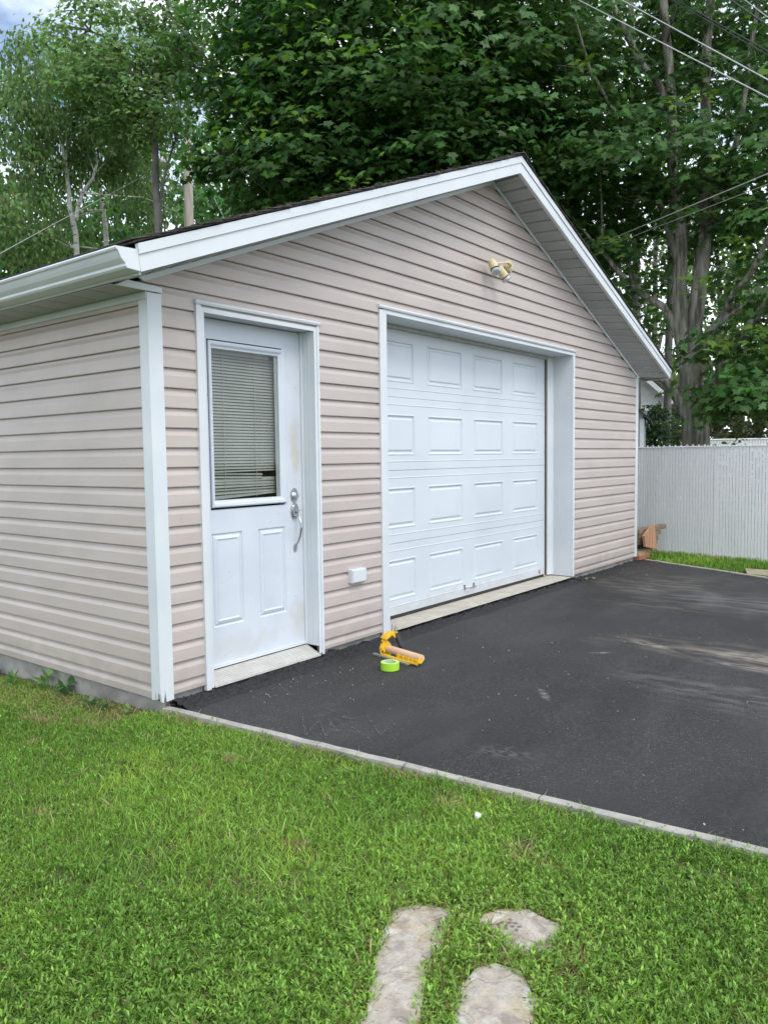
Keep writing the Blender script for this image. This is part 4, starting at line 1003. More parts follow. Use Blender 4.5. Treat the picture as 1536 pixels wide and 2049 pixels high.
w2(1220, 550, 14, 1536, 400, 10, .004, cable_dark, 'thin dark rising wire, lowest of its four')

# ------------------------------------------------------------------ foliage
MAPLE = np.array([(0, 0), (.20, .04), (.62, -.10), (.52, .16), (1.0, .42), (.60, .50), (.66, .74), (.30, .68), (.0, 1.28), (-.30, .68), (-.66, .74), (-.60, .50), (-1.0, .42), (-.52, .16), (-.62, -.10), (-.20, .04)])*.62
OVAL = np.array([(0, 0), (.24, .28), (.26, .62), (0, 1.1), (-.26, .62), (-.24, .28)])
def leaves(name, P, Nrm, size, shape, tint, M, parent=None, curl=.25, down=None):
    """one leaf-shaped face per point, P (n,3), Nrm (n,3) facing"""
    n = len(P); k = len(shape); Nrm = Nrm/np.linalg.norm(Nrm, axis=1, keepdims=True)
    ref = RNG.normal(size=(n, 3)) if down is None else np.tile(np.array([0, 0, -1.]), (n, 1))+RNG.normal(size=(n, 3))*down
    t = ref-(ref*Nrm).sum(1, keepdims=True)*Nrm; t /= np.linalg.norm(t, axis=1, keepdims=True)+1e-9; s = np.cross(Nrm, t)
    sz = size*RNG.uniform(.65, 1.2, n)
    sx = shape[:, 0][None, :, None]; sy = shape[:, 1][None, :, None]
    V = P[:, None, :]+sz[:, None, None]*(s[:, None, :]*sx+t[:, None, :]*sy-Nrm[:, None, :]*curl*(sx**2+(sy-.4)**2))
    V = V.reshape(-1, 3); loops = np.arange(n*k); cnt = np.full(n, k)
    return fastmesh(name, V, loops, cnt, M, np.repeat(tint, k, 0), parent)
def tints(n, base, var=.25, yellow_frac=.04, light=(.16, .22, .03), seed=0):
    r = np.random.default_rng(seed+5); b = np.array(base)[None, :]*(1+var*r.normal(size=(n, 1)))
    b = b*(1+.10*r.normal(size=(n, 3))); y = r.random(n) < yellow_frac; b[y] = np.array(light)*(1+.3*r.normal(size=(y.sum(), 1)))
    return np.clip(b, .008, .6)
def crown_points(blobs, n, layer_r, layer_h, seed, per=60, up=.8, hole=.0):
    """sprays of leaves through the volume of several ellipsoids; each spray a drooping fan"""
    r = np.random.default_rng(seed); vols = np.array([np.prod(b[1])**(2/3)*b[2] for b in blobs]); vols = vols/vols.sum()
    P, Nn, CC = [], [], []
    ns = max(1, int(n/per)); which = r.choice(len(blobs), ns, p=vols)
    for i in which:
        c, rad, _ = blobs[i]; d = r.normal(size=3); d /= np.linalg.norm(d); q = r.random()**.42
        sc = np.array(c)+np.array(rad)*d*q; m_ = int(per*r.uniform(.6, 1.4)); lr = layer_r*r.uniform(.6, 1.3)
        outw = d.copy(); outw[2] = 0; outw /= np.linalg.norm(outw)+1e-6
        rr = lr*np.sqrt(r.random(m_)); th = r.uniform(0, 2*math.pi, m_)
        x, y = rr*np.cos(th), rr*np.sin(th); z = r.normal(0, layer_h, m_)-.45*(rr/lr)**2*lr
        P.append(sc+np.stack([x, y, z], 1))
        nn = np.stack([x/lr*.9, y/lr*.9, np.full(m_, up)], 1)+outw*.45+r.normal(0, .38, (m_, 3)); Nn.append(nn)
        CC.append(np.full(m_, r.normal()))
    return np.concatenate(P), np.concatenate(Nn), np.concatenate(CC)
def limb(mbx, pts, r0, r1, n=10, wob=.015):
    pts = [np.array(p, float) for p in pts]; out = []; 
    # smooth with Catmull-Rom
    for i in range(len(pts)-1):
        p0, p1, p2, p3 = pts[max(i-1, 0)], pts[i], pts[i+1], pts[min(i+2, len(pts)-1)]
        for t in np.arange(0, 1, .2): out.append(.5*((2*p1)+(-p0+p2)*t+(2*p0-5*p1+4*p2-p3)*t*t+(-p0+3*p1-3*p2+p3)*t**3)+RNG.normal(0, wob*.4, 3))
    out.append(pts[-1]); m_ = len(out); mbx.tube(out, [r0+(r1-r0)*i/(m_-1) for i in range(m_)], n)
def tree(name, base, label, blobs, nleaf, size, shape, base_tint, barkm, limbs, lm, layer=(.55, .05), per=60, cat='tree', group='trees around the garage', yf=.04, up=.8, seed=1, down=None, light=(.16, .22, .03), twigs=90, extra=None):
    T = thing(name, tuple(base), label, cat, group)
    mbx = MB()
    for l in limbs: limb(mbx, *l)
    P, Nn, cc = crown_points(blobs, nleaf, layer[0], layer[1], seed, per, up)
    if extra is not None:
        for c_, n_, r_ in extra:
            rr = np.random.default_rng(seed+9); q = rr.normal(size=(n_, 3))*np.array(r_); P = np.concatenate([P, np.array(c_)+q]); Nn = np.concatenate([Nn, rr.normal(size=(n_, 3))*.4+np.array([-.3, -.3, .8])]); cc = np.concatenate([cc, np.full(n_, .77)])
    # twigs from limb ends towards sprays
    ends = [np.array(l[0][k]) for l in limbs for k in range(1, len(l[0]))]
    r = np.random.default_rng(seed); pick = P[r.choice(len(P), twigs)]
    for q in pick:
        e = min(ends, key=lambda z: np.linalg.norm(z-q)+(2 if z[2] > q[2]+.5 else 0))
        if np.linalg.norm(e-q) > 4.5: continue
        mid = (e+q)/2+np.array([0, 0, .2]); mbx.tube([e, mid, q], [.022, .014, .004], 5, False)
    obj('trunk', mbx, barkm, T, smooth=True)
    tn = tints(len(P), base_tint, .22, yf, light, seed)*(1+.16*np.clip(cc, -1.5, 1.5))[:, None]; tn[cc == .77] = np.array(light)*RNG.uniform(.7, 1.2, (int((cc == .77).sum()), 1))
    leaves('crown', P, Nn, size, shape, np.clip(tn, .006, .6), lm, T, down=down)
    return T
def A3(lst, dist):
    out = []
    for i, p in enumerate(lst):
        d = p[2] if len(p) > 2 else dist; out.append(at(p[0], p[1], d))
    return out
# right maple (with the visible trunk)
D0 = 14.0
tb = at(1393, 1060, D0); tb[2] = -.1
lm_ = [([tb]+A3([(1391, 891), (1387, 833), (1382, 780), (1381, 735), (1378, 705)], D0), .235, .17, 16, .01),
       (A3([(1377, 730), (1362, 665), (1359, 597), (1360, 541), (1361, 460), (1347, 380), (1344, 211), (1333, 90), (1322, -90), (1310, -250)], D0), .142, .05, 12, .01),
       (A3([(1383, 730), (1388, 664), (1397, 575), (1406, 496), (1409, 445), (1411, 386), (1412, 250), (1410, 164), (1419, 23), (1430, -120), (1440, -260)], 14.1), .142, .05, 12, .01),
       (A3([(1392, 735), (1402, 709), (1424, 660), (1451, 624), (1469, 584, 13.7), (1494, 557, 13.5), (1530, 490, 13.2), (1570, 380, 13)], D0), .085, .03, 9, .01),
       (A3([(1428, 655), (1480, 615), (1540, 573), (1640, 500, 14.6)], D0), .055, .03, 8, .01),
       (A3([(1395, 850), (1411, 821), (1454, 716, 13.6), (1478, 682, 13.4), (1510, 637, 13.2), (1545, 585, 13), (1640, 430, 12.6)], D0), .09, .05, 9, .01),
       (A3([(1366, 690), (1350, 649), (1326, 615), (1294, 595), (1245, 552, 13.7), (1205, 505, 13.6)], D0), .08, .03, 9, .01),
       (A3([(1381, 845), (1364, 817), (1339, 772), (1310, 745), (1262, 690, 13.8), (1225, 640, 13.8)], 13.9), .10, .04, 9, .01),
       (A3([(1358, 540), (1326, 425), (1306, 386), (1290, 340), (1240, 250), (1180, 140, 13)], D0), .06, .03, 8, .01),
       (A3([(1345, 225), (1315, 170), (1285, 131), (1260, 82), (1222, 0), (1190, -90)], 13.9), .065, .04, 8, .01),
       (A3([(1410, 440), (1440, 380), (1480, 250), (1500, 100), (1530, -60)], D0), .05, .03, 8, .01)]
mc = at(1392, 500, D0)
B = lambda px, py, d, rx, ry, rz, wgt=1: (at(px, py, d), (rx, ry, rz), wgt)
tree('maple_tree', tb, 'large maple behind the white fence with its forked brown trunk in view', [
     B(1200, 130, 14.8, 2.6, 2.4, 1.7, .9), B(1460, 60, 15.2, 2.6, 2.6, 1.8, .8), B(1130, 330, 14.2, 1.6, 1.6, 1.3, 1), B(1260, 330, 13.4, 1.4, 1.4, .8, 1),
     B(1440, 330, 13.5, 1.6, 1.6, .9, .85), B(1500, 430, 15.8, 1.6, 1.8, 1.4, .7), B(1230, 480, 14.6, 1.3, 1.3, 1.1, 1), B(1480, 770, 12.6, .75, .9, .50, 1.9), B(1560, 700, 13, 1.3, 1.3, 1.2, 1.1),
     B(1640, 300, 14, 2.2, 2.2, 2.8, .7), B(1180, -150, 14.5, 4, 4, 2, .45), B(1330, 640, 16.5, 1.2, 1.2, .8, .45), B(1060, 200, 13.4, 1.5, 1.5, 1.6, 1)],
     28000, .155, MAPLE, (.062, .138, .036), bark, lm_, leaf_m, layer=(.55, .05), per=38, seed=3, down=.5, yf=.02, light=(.12, .215, .035), twigs=50, extra=[(at(*q), 16, (.17, .17, .11)) for q in ((1350, 205, 12.6), (1405, 190, 12.8), (1470, 480, 12.4), (1435, 690, 12), (1225, 480, 12.6), (1390, 560, 12.4), (1160, 130, 12.5), (1510, 660, 11.9))])
# centre maple (trunk hidden by the garage)
cb = at(800, 914, 15.5); cb[2] = -.1
def up(b, pts): return [np.array(b)+np.array(p, float) for p in pts]
tree('maple_tree', cb, 'dense dark green maple crown rising right behind the garage ridge', [
     B(760, 150, 14.2, 3.4, 3.2, 2.6, 1.2), B(560, 80, 14.6, 1.9, 1.9, 1.3, .9), B(640, 300, 14, 1.9, 1.8, 1.4, 1.1), B(900, 300, 14, 2.2, 2.2, 1.5, 1.1), B(610, 300, 14.5, 1.0, 1.0, .9, .8),
     B(1000, 120, 14.6, 2.2, 2.2, 2, 1), B(760, -120, 14.5, 4, 4, 2, .6), B(590, 385, 15, 1.2, 1.2, .6, .9), B(780, 380, 14.8, 2.2, 2, .9, 1), B(432, 312, 14, .42, .42, .16, 1.1), B(520, 170, 14, .6, .6, .5, 1.2)],
     54000, .147, MAPLE, (.054, .132, .030), bark, [(up(cb, [(0, 0, 0), (.1, 0, 2), (.0, .1, 4.2), (.1, 0, 6)]), .28, .16), (up(cb, [(0, 0, 3.2), (-1.2, .6, 5), (-2.2, 1.4, 7)]), .13, .04),
     (up(cb, [(0, 0, 3.6), (1.1, -.9, 5.4), (1.8, -1.6, 7.6)]), .13, .04), (up(cb, [(0, 0, 4.4), (-.6, -.8, 6.3), (-1, -1.5, 8.5)]), .12, .04), (up(cb, [(.1, 0, 5.5), (.2, .2, 8), (.1, .3, 10.5)]), .14, .04)],
     leaf_m, layer=(.6, .05), per=42, seed=5, down=.5, yf=.03, light=(.105, .215, .033), twigs=40, extra=[(at(*q), 20, (.20, .20, .13)) for q in ((650, 80, 10.9), (690, 110, 10.8), (495, 230, 12.2), (450, 290, 12.6), (505, 120, 12.2), (700, 370, 11.6), (560, 60, 12.2), (830, 60, 11), (940, 130, 12), (600, 240, 11.6))])
# stems behind the right maple
b2 = at(1268, 914, 19.5); b2[2] = -.1
tree('maple_tree', b2, 'farther tree with slim upright grey trunks behind the forked maple', [
     B(1280, 200, 20, 3.2, 3.2, 3.6, 1), B(1380, 500, 20.5, 2.6, 2.6, 1.6, .7), B(1200, 560, 20, 1.6, 1.6, 1.0, .8), B(1460, 640, 21, 2.2, 2.2, 1.1, .8), B(1500, 150, 20, 2.8, 2.8, 3.6, .8)],
     5200, .18, MAPLE, (.065, .13, .038), greybark, [(A3([(1274, 1000), (1272, 500), (1268, 210), (1262, 60), (1258, -100)], 19.5), .10, .06),
     (A3([(1330, 1000), (1342, 500), (1352, 200), (1348, -60)], 20), .10, .06), (A3([(1272, 620), (1240, 420), (1200, 250)], 19.5), .07, .03)],
     leaf_m, layer=(.6, .06), per=34, seed=8, down=.6, yf=.04, twigs=24)
# left: birches and a young grey tree
def birch_tree(px, py, d, lean, lab, blobs, n, seed, fork=True, h=6.2, tint=(.135, .225, .080)):
    b = at(px, 914, d); b[2] = -.1; t = at(px+lean, py, d)
    lb = [([b, b*.5+at(px+lean*.3, 640, d)*.5, at(px+lean*.45, 500, d), at(px+lean*.8, 420, d), t, at(px+lean*1.6, py-130, d)], .085, .03, 9)]
    if fork: lb.append(([at(px+lean*.55, 440, d), at(px+lean*.2, 390, d), at(px+18, 345, d), at(px+30, 260, d)], .05, .02, 8))
    tree('birch_tree', b, lab, blobs, n, .105, OVAL*1.0, tint, birch, lb, leaf_s, layer=(.42, .12), per=46, seed=seed, down=.35, up=.25, yf=.04, group='birches behind the left eave', twigs=14)
birch_tree(172, 345, 19, -38, 'white birch with forked trunk left of the utility pole', [B(40, 200, 19, 1.4, 1.4, 1.6, 1), B(160, 235, 19.5, 1.4, 1.4, 1.2, 1), B(20, 400, 18.5, 1.1, 1.1, 1.4, 1), B(240, 320, 20, 1.0, 1.0, 1.1, .8), B(110, 340, 20, .9, .9, .9, .6)], 16000, 21)
birch_tree(223, 390, 21, -20, 'slim birch with a bare leaning stem beside the forked birch', [B(250, 280, 22.5, 1.3, 1.3, 1.5, 1), B(80, 430, 22, 1.2, 1, 1.2, 1), B(300, 400, 24, 1.2, 1.2, 1.2, .9)], 8000, 23, False)
yb = at(320, 914, 17.5); yb[2] = -.1
tree('young_tree', yb, 'young tree with a slender grey trunk and airy crown left of the utility pole', [
     B(230, 110, 17.5, 1.6, 1.6, 1.0, 1), B(140, 60, 17.5, .9, .9, .6, .7), B(360, 110, 18, 1.3, 1.3, 1.1, 1), B(300, 210, 17.5, 1.5, 1.5, .9, .8), B(310, 20, 17.8, 1.5, 1.5, .7, .8), B(200, 190, 17.5, 1, 1, .6, .8)],
     10500, .115, MAPLE, (.155, .265, .085), greybark, [([yb]+A3([(319, 500), (314, 400), (311, 300), (306, 215), (310, 140), (330, 40), (345, -40)], 17.5), .095, .03, 9), (A3([(311, 290), (292, 240), (270, 160), (230, 90), (180, 60)], 17.5), .045, .015, 7),
     (A3([(309, 240), (325, 190), (345, 150), (370, 60)], 17.5), .04, .015, 7), (A3([(306, 215), (285, 160), (280, 60), (290, -10)], 17.5), .035, .012, 7), (A3([(316, 440), (326, 370), (335, 330), (352, 280)], 17.5), .04, .02, 7)],
     leaf_m, layer=(.45, .06), per=36, seed=31, down=.7, yf=.02, twigs=40)
# background trees, one by one
bgt = [(40, 470, 24, 2.2, 2.6, (.055, .085, .035), 'bushy tree low behind the left end of the gutter'), (-120, 260, 23, 2.6, 4, (.06, .09, .04), 'tall tree at the far left edge behind the gutter'),
       (150, 500, 27, 2.8, 2.6, (.045, .08, .03), 'dark tree low between the two birches'), (300, 400, 28, 2.8, 4, (.038, .07, .028), 'tree filling the gap behind the young grey trunk'),
       (450, 330, 27, 2.6, 4.5, (.04, .075, .028), 'tree directly behind the utility pole'), (620, 250, 26, 3, 4.5, (.03, .06, .022), 'dark tree behind the left part of the dense maple'),
       (850, 200, 26, 3.4, 5, (.026, .055, .02), 'dark tree behind the ridge of the garage'), (1080, 330, 25, 3, 4.5, (.028, .058, .02), 'dark tree behind the right roof slope'),
       (1440, 620, 29, 3.2, 3.4, (.075, .11, .035), 'yellowish tree beyond the second fence'), (1560, 480, 30, 3.2, 5, (.06, .10, .035), 'tall tree at the right edge beyond the second fence'),
       (1310, 500, 38, 3.2, 4.6, (.065, .10, .035), 'tree behind the roof of the far house'), (230, 180, 30, 2.6, 3.4, (.07, .10, .05), 'pale distant tree top above the birches')]
for i, (px, py, d, rw, rh, tn_, lab) in enumerate(bgt):
    c = at(px, py, d); b = at(px, 914, d); b[2] = -.1; r = random.Random(i)
    bl_ = [(c, (rw, rw, rh*.8), 1)]+[(c+np.array([r.uniform(-1, 1)*rw*.6, r.uniform(-1, 1)*rw*.6, r.uniform(-.9, .6)*rh]), (rw*.55, rw*.55, rh*.4), .6) for _ in range(5)]
    tree('broadleaf_tree', b, lab, bl_, 2700 if px < 500 else 3000, .20, OVAL*1.15, tuple(np.array(tn_)*(np.array([2.1, 2.7, 1.9]) if px < 500 else 2.0)), greybark, [([b, (b+c)/2+np.array([.2, .1, 0]), c, c+np.array([.2, .2, rh*.6])], .2, .05, 8), ([(b+c)/2, c+np.array([-1, .6, .3])], .09, .03, 7), ([(b+c)/2, c+np.array([.8, -.9, .6])], .09, .03, 7)],
         leaf_s, layer=(.7, .12), per=40, seed=40+i, down=.8, up=.4, yf=.03, group='trees of the wood behind', twigs=30)
# shrubs behind the fence, between house and tree, and along the boundary
for i, (px, py, d, rx, rz, lab, tn_, n) in enumerate(((1308, 868, 19, .60, .72, 'leafy green shrub between the shed and the forked maple', (.035, .075, .028), 4200), (1345, 870, 21, .8, .8, 'low reddish green shrub just left of the maple trunk', (.06, .075, .03), 3200),
                                                      (1375, 935, 17, 1.5, .5, 'low dark hedge added unseen behind the near white fence to darken its gaps', (.03, .06, .02), 2500), (1500, 935, 17, 1.5, .5, 'second low dark hedge added unseen behind the near white fence to darken its gaps', (.03, .06, .02), 2500),  # both low hedges are added so the slat gaps stay dark
  (1470, 850, 27, 1.8, 1.3, 'wide yellow green hedge bush beyond the second fence', (.075, .10, .03), 4200), (1560, 830, 27, 2, 1.8, 'tall bush at the right edge beyond the second fence', (.05, .085, .03), 4200))):
    c = at(px, py, d); b = c.copy(); b[2] = -.1
    tree('shrub', b, lab, [(c, (rx, rx, rz), 1), (c-np.array([0, 0, rz*.8]), (rx*1.1, rx*1.1, rz*.7), 1)], n, .10 if d < 25 else .16, OVAL, tn_, greybark, [([b, c], .04, .015, 6), ([b, c+np.array([.3, -.2, .1])], .03, .01, 6)], leaf_s, layer=(.25, .06), per=24, seed=60+i, cat='bush', group='bushes beyond the fences', twigs=14)
# far wood
P = []; r = np.random.default_rng(77)
n = 9000; px = r.uniform(-500, 1900, n); dd = r.uniform(34, 42, n); hh = 3.5+3.5*vnoise(px, dd*0, 160, 5)
zz = -.2+hh*r.random(n)**.8
for a, d in zip(px, dd): P.append(at(a, 914, d))
P = np.array(P); P[:, 2] = zz
o = leaves('far_wood', P, r.normal(size=(n, 3))+np.array([0, 0, .5]), .55, OVAL*1.2, tints(n, (.09, .13, .055), .3, .1, (.09, .12, .04), 2), leaf_s, down=.8)
o['kind'] = 'stuff'; o['label'] = 'far wood of green trees closing the view behind everything'; o['category'] = 'wood'

# ------------------------------------------------------------------ grass
def in_poly(x, y, P):
    ins = np.zeros(len(x), bool); j = len(P)-1
    for i in range(len(P)):
        xi, yi = P[i]; xj, yj = P[j]; c_ = ((yi > y) != (yj > y)) & (x < (xj-xi)*(y-yi)/(yj-yi+1e-12)+xi); ins ^= c_; j = i
    return ins
def edge_dist(x, y, P):
    d = np.full(len(x), 9.)
    for i in range(len(P)):
        a, b = P[i], P[(i+1) % len(P)]; ab = b-a; t = np.clip(((x-a[0])*ab[0]+(y-a[1])*ab[1])/(ab@ab), 0, 1)
        d = np.minimum(d, np.hypot(x-a[0]-t*ab[0], y-a[1]-t*ab[1]))
    return d
def seen(x, y, z=-.05, marg=60):
    v = np.stack([x-CAM[0], y-CAM[1], np.full(len(x), z)-CAM[2]], 1); f = v@FF; px = 768+FPX*(v@RR)/np.maximum(f, .01); py = 1024.5-FPX*(v@UU)/np.maximum(f, .01)
    return (f > .1) & (px > -marg) & (px < 1536+marg) & (py < 2049+marg*1.5)
def lawn_ok(x, y, over=0.0):
    ok = (x < kx(y)+.010+.012*vnoise(x*0, y, .09, 44)+over) & ~((x > .02) & (y > -.02)) & ~((x > -.004) & (y > 0))
    return ok
def blades(name, n, box, hgt, wid, tfun, keep, M, lean=.55, lab=None, cat='grass', flat=0):
    x0, x1, y0, y1 = box; x = RNG.uniform(x0, x1, n); y = RNG.uniform(y0, y1, n); k = keep(x, y); x, y = x[k], y[k]; n = len(x)
    z = gz(x, y)+(.012*RNG.random(n) if flat else 0); a = RNG.uniform(0, 2*math.pi, n); h = hgt*RNG.uniform(.45, 1.25, n)*(.75+.5*vnoise(x+9, y+9, .22, 21)); w_ = wid*RNG.uniform(.7, 1.3, n)
    la = RNG.uniform(0, 2*math.pi, n); ln = lean*RNG.random(n)**.7+flat*1.6; dx, dy = np.cos(la)*ln, np.sin(la)*ln
    hz = 1/np.sqrt(1+ln**2*(1 if flat else .5))
    sx, sy = np.cos(a)*w_/2, np.sin(a)*w_/2
    lv = [(0, 0, 0, 1), (.35, .18, .40, 1.0), (.7, .50, .74, .8)]
    cols = []
    V = np.zeros((n, 7, 3))
    for i, (t, hs, vz, ww) in enumerate(lv):
        cx_, cy_, cz_ = x+dx*h*hs, y+dy*h*hs, z-.004+h*vz*hz
        V[:, 2*i] = np.stack([cx_-sx*ww, cy_-sy*ww, cz_], 1); V[:, 2*i+1] = np.stack([cx_+sx*ww, cy_+sy*ww, cz_], 1)
    V[:, 6] = np.stack([x+dx*h, y+dy*h, z+h*.92*hz], 1)
    idx = np.array([0, 1, 3, 2, 2, 3, 5, 4, 4, 5, 6]); loops = (np.arange(n)[:, None]*7+idx[None]).ravel(); cnt = np.tile([4, 4, 3], n)
    o = fastmesh(name, V.reshape(-1, 3), loops, cnt, M, np.repeat(tfun(x, y, n), 7, 0)); o['kind'] = 'stuff'; o['label'] = lab; o['category'] = cat
    return o
def g_tint(x, y, n):
    a = vnoise(x+20, y+20, .45, 31)[:, None]; b = vnoise(x+40, y+4, .13, 32)[:, None]; c = vnoise(x+3, y+30, .8, 33)[:, None]
    dk, md_, lt, yl, st = (np.array(q) for q in ((.050, .110, .020), (.085, .170, .028), (.150, .240, .050), (.20, .25, .045), (.40, .33, .17)))
    t = md_*(1-a)+lt*a; t = t*(1-.75*c)+dk*.75*c; m_ = (b > .80)*.25; t = t*(1-m_)+yl*m_
    t = t*np.array([1.98, 1.92, 1.8])*(1+.34*RNG.normal(size=(n, 1))); dist = np.min([edge_dist(x, y, P) for P in ST], 0)
    kd = np.abs(x-kx(y)); pd = np.clip(.02+.5*np.exp(-dist/.03)*.7+.55*np.exp(-kd/.05)*(vnoise(x, y, .25, 40) > .5)+.75*((vnoise(x+5, y+5, .2, 41) > .90)), 0, .75)
    wallside = (y > .05) & (x > -.35); pd = np.where(wallside, np.maximum(pd, .30), pd)
    s_ = RNG.random(n) < pd; t[s_] = st*(1+.3*RNG.normal(size=(s_.sum(), 1)))
    return np.clip(t, .01, .7)
def keep_main(x, y):
    ok = lawn_ok(x, y); s_ = seen(x, y); d = np.hypot(x-CAM[0], y-CAM[1])
    for P in ST: ok &= ~(in_poly(x, y, P) & (edge_dist(x, y, P) > .004+.022*vnoise(x, y, .035, 50)**2))
    dirt = (x > -.13-.12*vnoise(y*3, x*0, .3, 60)) & (y > .1) & (y < .95); ok &= ~(dirt & (RNG.random(len(x)) < .80))
    ok &= (RNG.random(len(x)) < np.where(s_, 1, .28)*np.clip(1.6-d/9, .3, 1)); ok &= d > .25
    bare = vnoise(x+70, y+7, .16, 61) > .90; ok &= ~(bare & (RNG.random(len(x)) < .6)); return ok
blades('grass', 700000, (-4.2, .9, -5.0, 3.2), .034, .0034, g_tint, keep_main, blade_m, 1.05, 'short green lawn grass in front of the garage')
def keep_long(x, y): return keep_main(x, y) & ((vnoise(x+11, y+13, .35, 71) > .52) | ((x+y*.5+.7*vnoise(x+2, y+2, .3, 73) > -1.4) & (RNG.random(len(x)) < .8)))
blades('long_grass', 62000, (-4.2, .9, -5.0, 3.2), .055, .0040, lambda x, y, n: np.clip(g_tint(x, y, n)*np.array([1.05, 1.05, 1.25]), .01, .7), keep_long, blade_m, 1.8, 'longer paler grass tufts mixed through the lawn')
def keep_straw(x, y):
    dist = np.min([edge_dist(x, y, P) for P in ST], 0); kd = np.abs(x-kx(y)+.01)
    pr = np.maximum(np.exp(-dist/.022)*.9, np.exp(-kd/.03)*.5*(vnoise(x, y, .2, 81) > .5)); pr = np.maximum(pr, .06); pr = np.where((y > .08) & (x > -.4), .5, pr)
    ok = lawn_ok(x, y) & (RNG.random(len(x)) < pr)
    for P in ST: ok &= ~(in_poly(x, y, P) & (edge_dist(x, y, P) > .022))
    return ok
blades('dry_grass', 170000, (-2.2, .6, -3.8, 2.6), .040, .0024, lambda x, y, n: np.clip(np.array([.36, .27, .14])*(1+.35*RNG.normal(size=(n, 1)))*np.array([1, 1, 1.]), .02, .7), keep_straw, blade_m, 1.3, 'dry straw coloured grass around the flagstones and kerb', flat=1)
# small-leaved weeds: sprigs of little oval leaves
def weeds(name, n, box, keep, sz, tfun, lab, per=7, hh=.03):
    x0, x1, y0, y1 = box; x = RNG.uniform(x0, x1, n); y = RNG.uniform(y0, y1, n); k = keep(x, y); x, y = x[k], y[k]; n = len(x); z = gz(x, y)
    X = np.repeat(x, per); Y = np.repeat(y, per); Z = np.repeat(z, per); m_ = n*per
    az = RNG.uniform(0, 2*math.pi, m_); hgt = RNG.random(m_)
    P = np.stack([X+.006*np.cos(az)*RNG.random(m_), Y+.006*np.sin(az)*RNG.random(m_), Z+.006+hh*hgt*np.repeat(RNG.uniform(.5, 1.2, n), per)], 1)
    el = RNG.uniform(.0, .9, m_)+hgt*.4; dirv = np.stack([np.cos(az)*np.cos(el), np.sin(az)*np.cos(el), np.sin(el)], 1); sd_ = np.stack([-np.sin(az), np.cos(az), np.zeros(m_)], 1)
    s_ = sz*RNG.uniform(.6, 1.3, m_)[:, None]; w_ = s_*.17
    V = np.stack([P, P+dirv*s_*.5+sd_*w_, P+dirv*s_+np.array([0, 0, -.15])*s_, P+dirv*s_*.5-sd_*w_], 1).reshape(-1, 3)
    o = fastmesh(name, V, np.arange(m_*4), np.full(m_, 4), weed_m, np.repeat(tfun(X, Y, m_), 4, 0)); o['kind'] = 'stuff'; o['label'] = lab; o['category'] = 'weeds'
def w_tint(x, y, n):
    a = vnoise(x+60, y+20, .5, 91)[:, None]*.6+.4*vnoise(x+6, y+2, .11, 93)[:, None]; t = np.array((.060, .125, .022))*(1-a)+np.array((.135, .22, .045))*a; r_ = RNG.random(n) < .04
    t = t*np.array([1.92, 1.92, 1.78])*(1+.36*RNG.normal(size=(n, 1))); t[r_] = (.16, .12, .05); return np.clip(t, .01, .6)
def keep_w(x, y): return keep_main(x, y) & (RNG.random(len(x)) < np.clip((vnoise(x+31, y+17, .55, 92)-.2)*2.2+np.clip(-.4-x, 0, 1)*.6-.7*np.clip((x+y*.5+.7*vnoise(x+2, y+2, .3, 73)+1.5)*2.5, 0, 1), .14, 1))
weeds('lawn_weeds', 150000, (-4.0, .6, -4.6, 2.4), keep_w, .0165, w_tint, 'low small-leaved weeds growing thickly through the lawn')
# far strip of grass under the fence
def keep_strip(x, y):
    fxx = fp[0]+(y-fp[1])*fd[0]/fd[1]; return (x > fkx(y)+.06) & (x < fxx+.1) & (y < .62)&~((x > 6.57) & (x < 7.05) & (y < -1.24) & (y > -1.97))
blades('grass_strip', 42000, (5.8, 8.6, -4.2, 2), .060, .008, lambda x, y, n: np.clip(g_tint(x, y, n)*1.05, .01, .7), keep_strip, blade_m, .7, 'narrow strip of bright grass between far kerb and white fence')
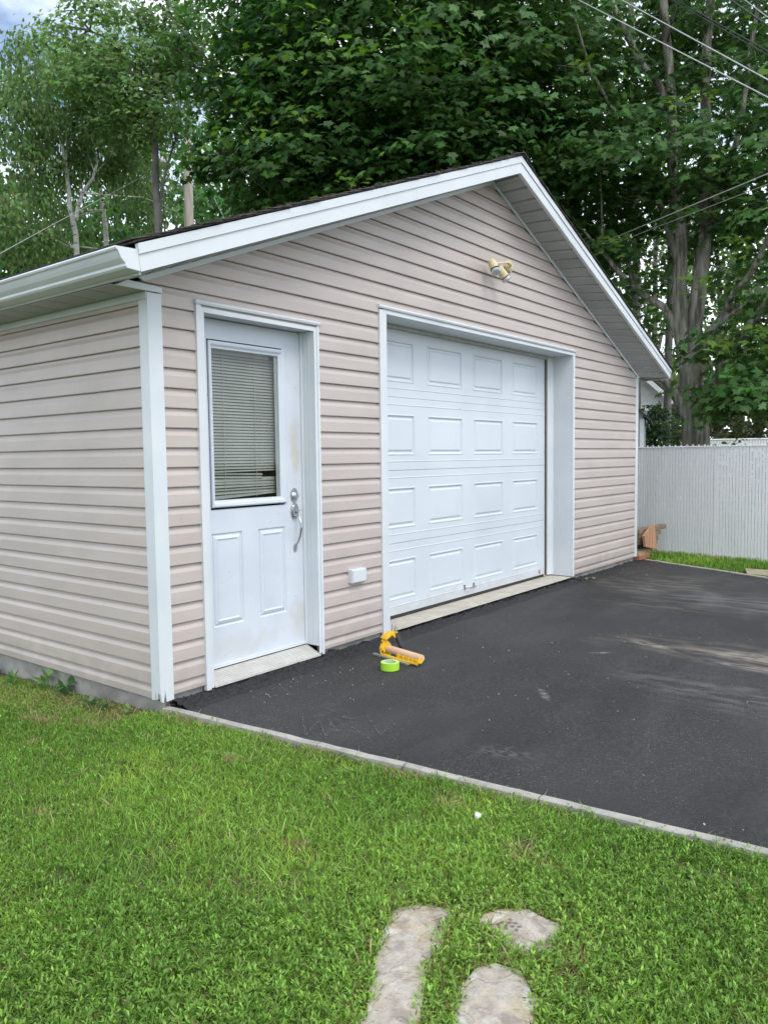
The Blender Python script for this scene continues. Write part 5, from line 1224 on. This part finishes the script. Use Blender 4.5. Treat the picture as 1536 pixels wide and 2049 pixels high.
# broad-leaved weeds along the side wall
def weed_plant(x, y, n, s_, lab, h=.03, tint=(.10, .19, .055), sd=0):
    r = np.random.default_rng(sd); z = float(gz(np.array(x), np.array(y))); mbx = MB(); mbst = MB()
    for i in range(n):
        a = r.uniform(0, 6.28); el = r.uniform(.25, 1.3); L_ = 1.25*s_*r.uniform(.6, 1.2); w_ = L_*r.uniform(.16, .26); d = np.array([math.cos(a)*math.cos(el), math.sin(a)*math.cos(el), math.sin(el)]); sdv = np.array([-math.sin(a), math.cos(a), 0])
        p = np.array([x+r.uniform(-.02, .02), y+r.uniform(-.03, .03), z+h*r.random()*2]); mbst.tube([(x, y, z-.01), tuple(p)], .002, 5)
        prev = None
        for t, ww in ((0, .15), (.3, 1), (.6, .85), (.85, .45), (1, .03)):
            c = p+d*L_*t-np.array([0, 0, .5*L_*t*t*(.9 if el < .8 else .35)]); cur = (c-sdv*w_*ww, c+np.array([0, 0, -.1*w_]), c+sdv*w_*ww)
            if prev: mbx.quad(prev[0], prev[1], cur[1], cur[0]); mbx.quad(prev[1], prev[2], cur[2], cur[1])
            prev = cur
    T = thing('weed', (x, y, z), lab, 'plant', 'weeds against the footing'); M_ = mat('weed_green', tuple(np.array(tint)*1.1), tuple(np.array(tint)*1.8), rough=.5, scale=20, transl=.35)
    obj('leaves', mbx, M_, T, smooth=True); obj('stem', mbst, M_, T)
weed_plant(-.09, 1.42, 9, .07, 'broad-leaved weed nearest the blue ball by the side wall', .04, sd=1)
weed_plant(-.03, 1.12, 9, .09, 'tall broad-leaved weed standing against the footing', .05, sd=2)
weed_plant(-.03, .88, 11, .085, 'broad-leaved weed with drooping leaves against the footing', .045, tint=(.06, .12, .045), sd=3)
weed_plant(-.10, .50, 13, .05, 'low sprawling weed in the bare soil midway along the footing', .02, tint=(.07, .12, .05), sd=4)
weed_plant(-.12, .36, 14, .05, 'low tangled weed in the bare soil nearer the torn corner post', .02, tint=(.06, .11, .04), sd=5)
weed_plant(-.10, .16, 12, .045, 'pale green weed in the bare soil close to the torn corner post', .02, tint=(.12, .18, .05), sd=6)
weed_plant(7.42, .02, 12, .07, 'green weed sprouting at the foot of the board pile', .05, tint=(.08, .16, .04), sd=7)
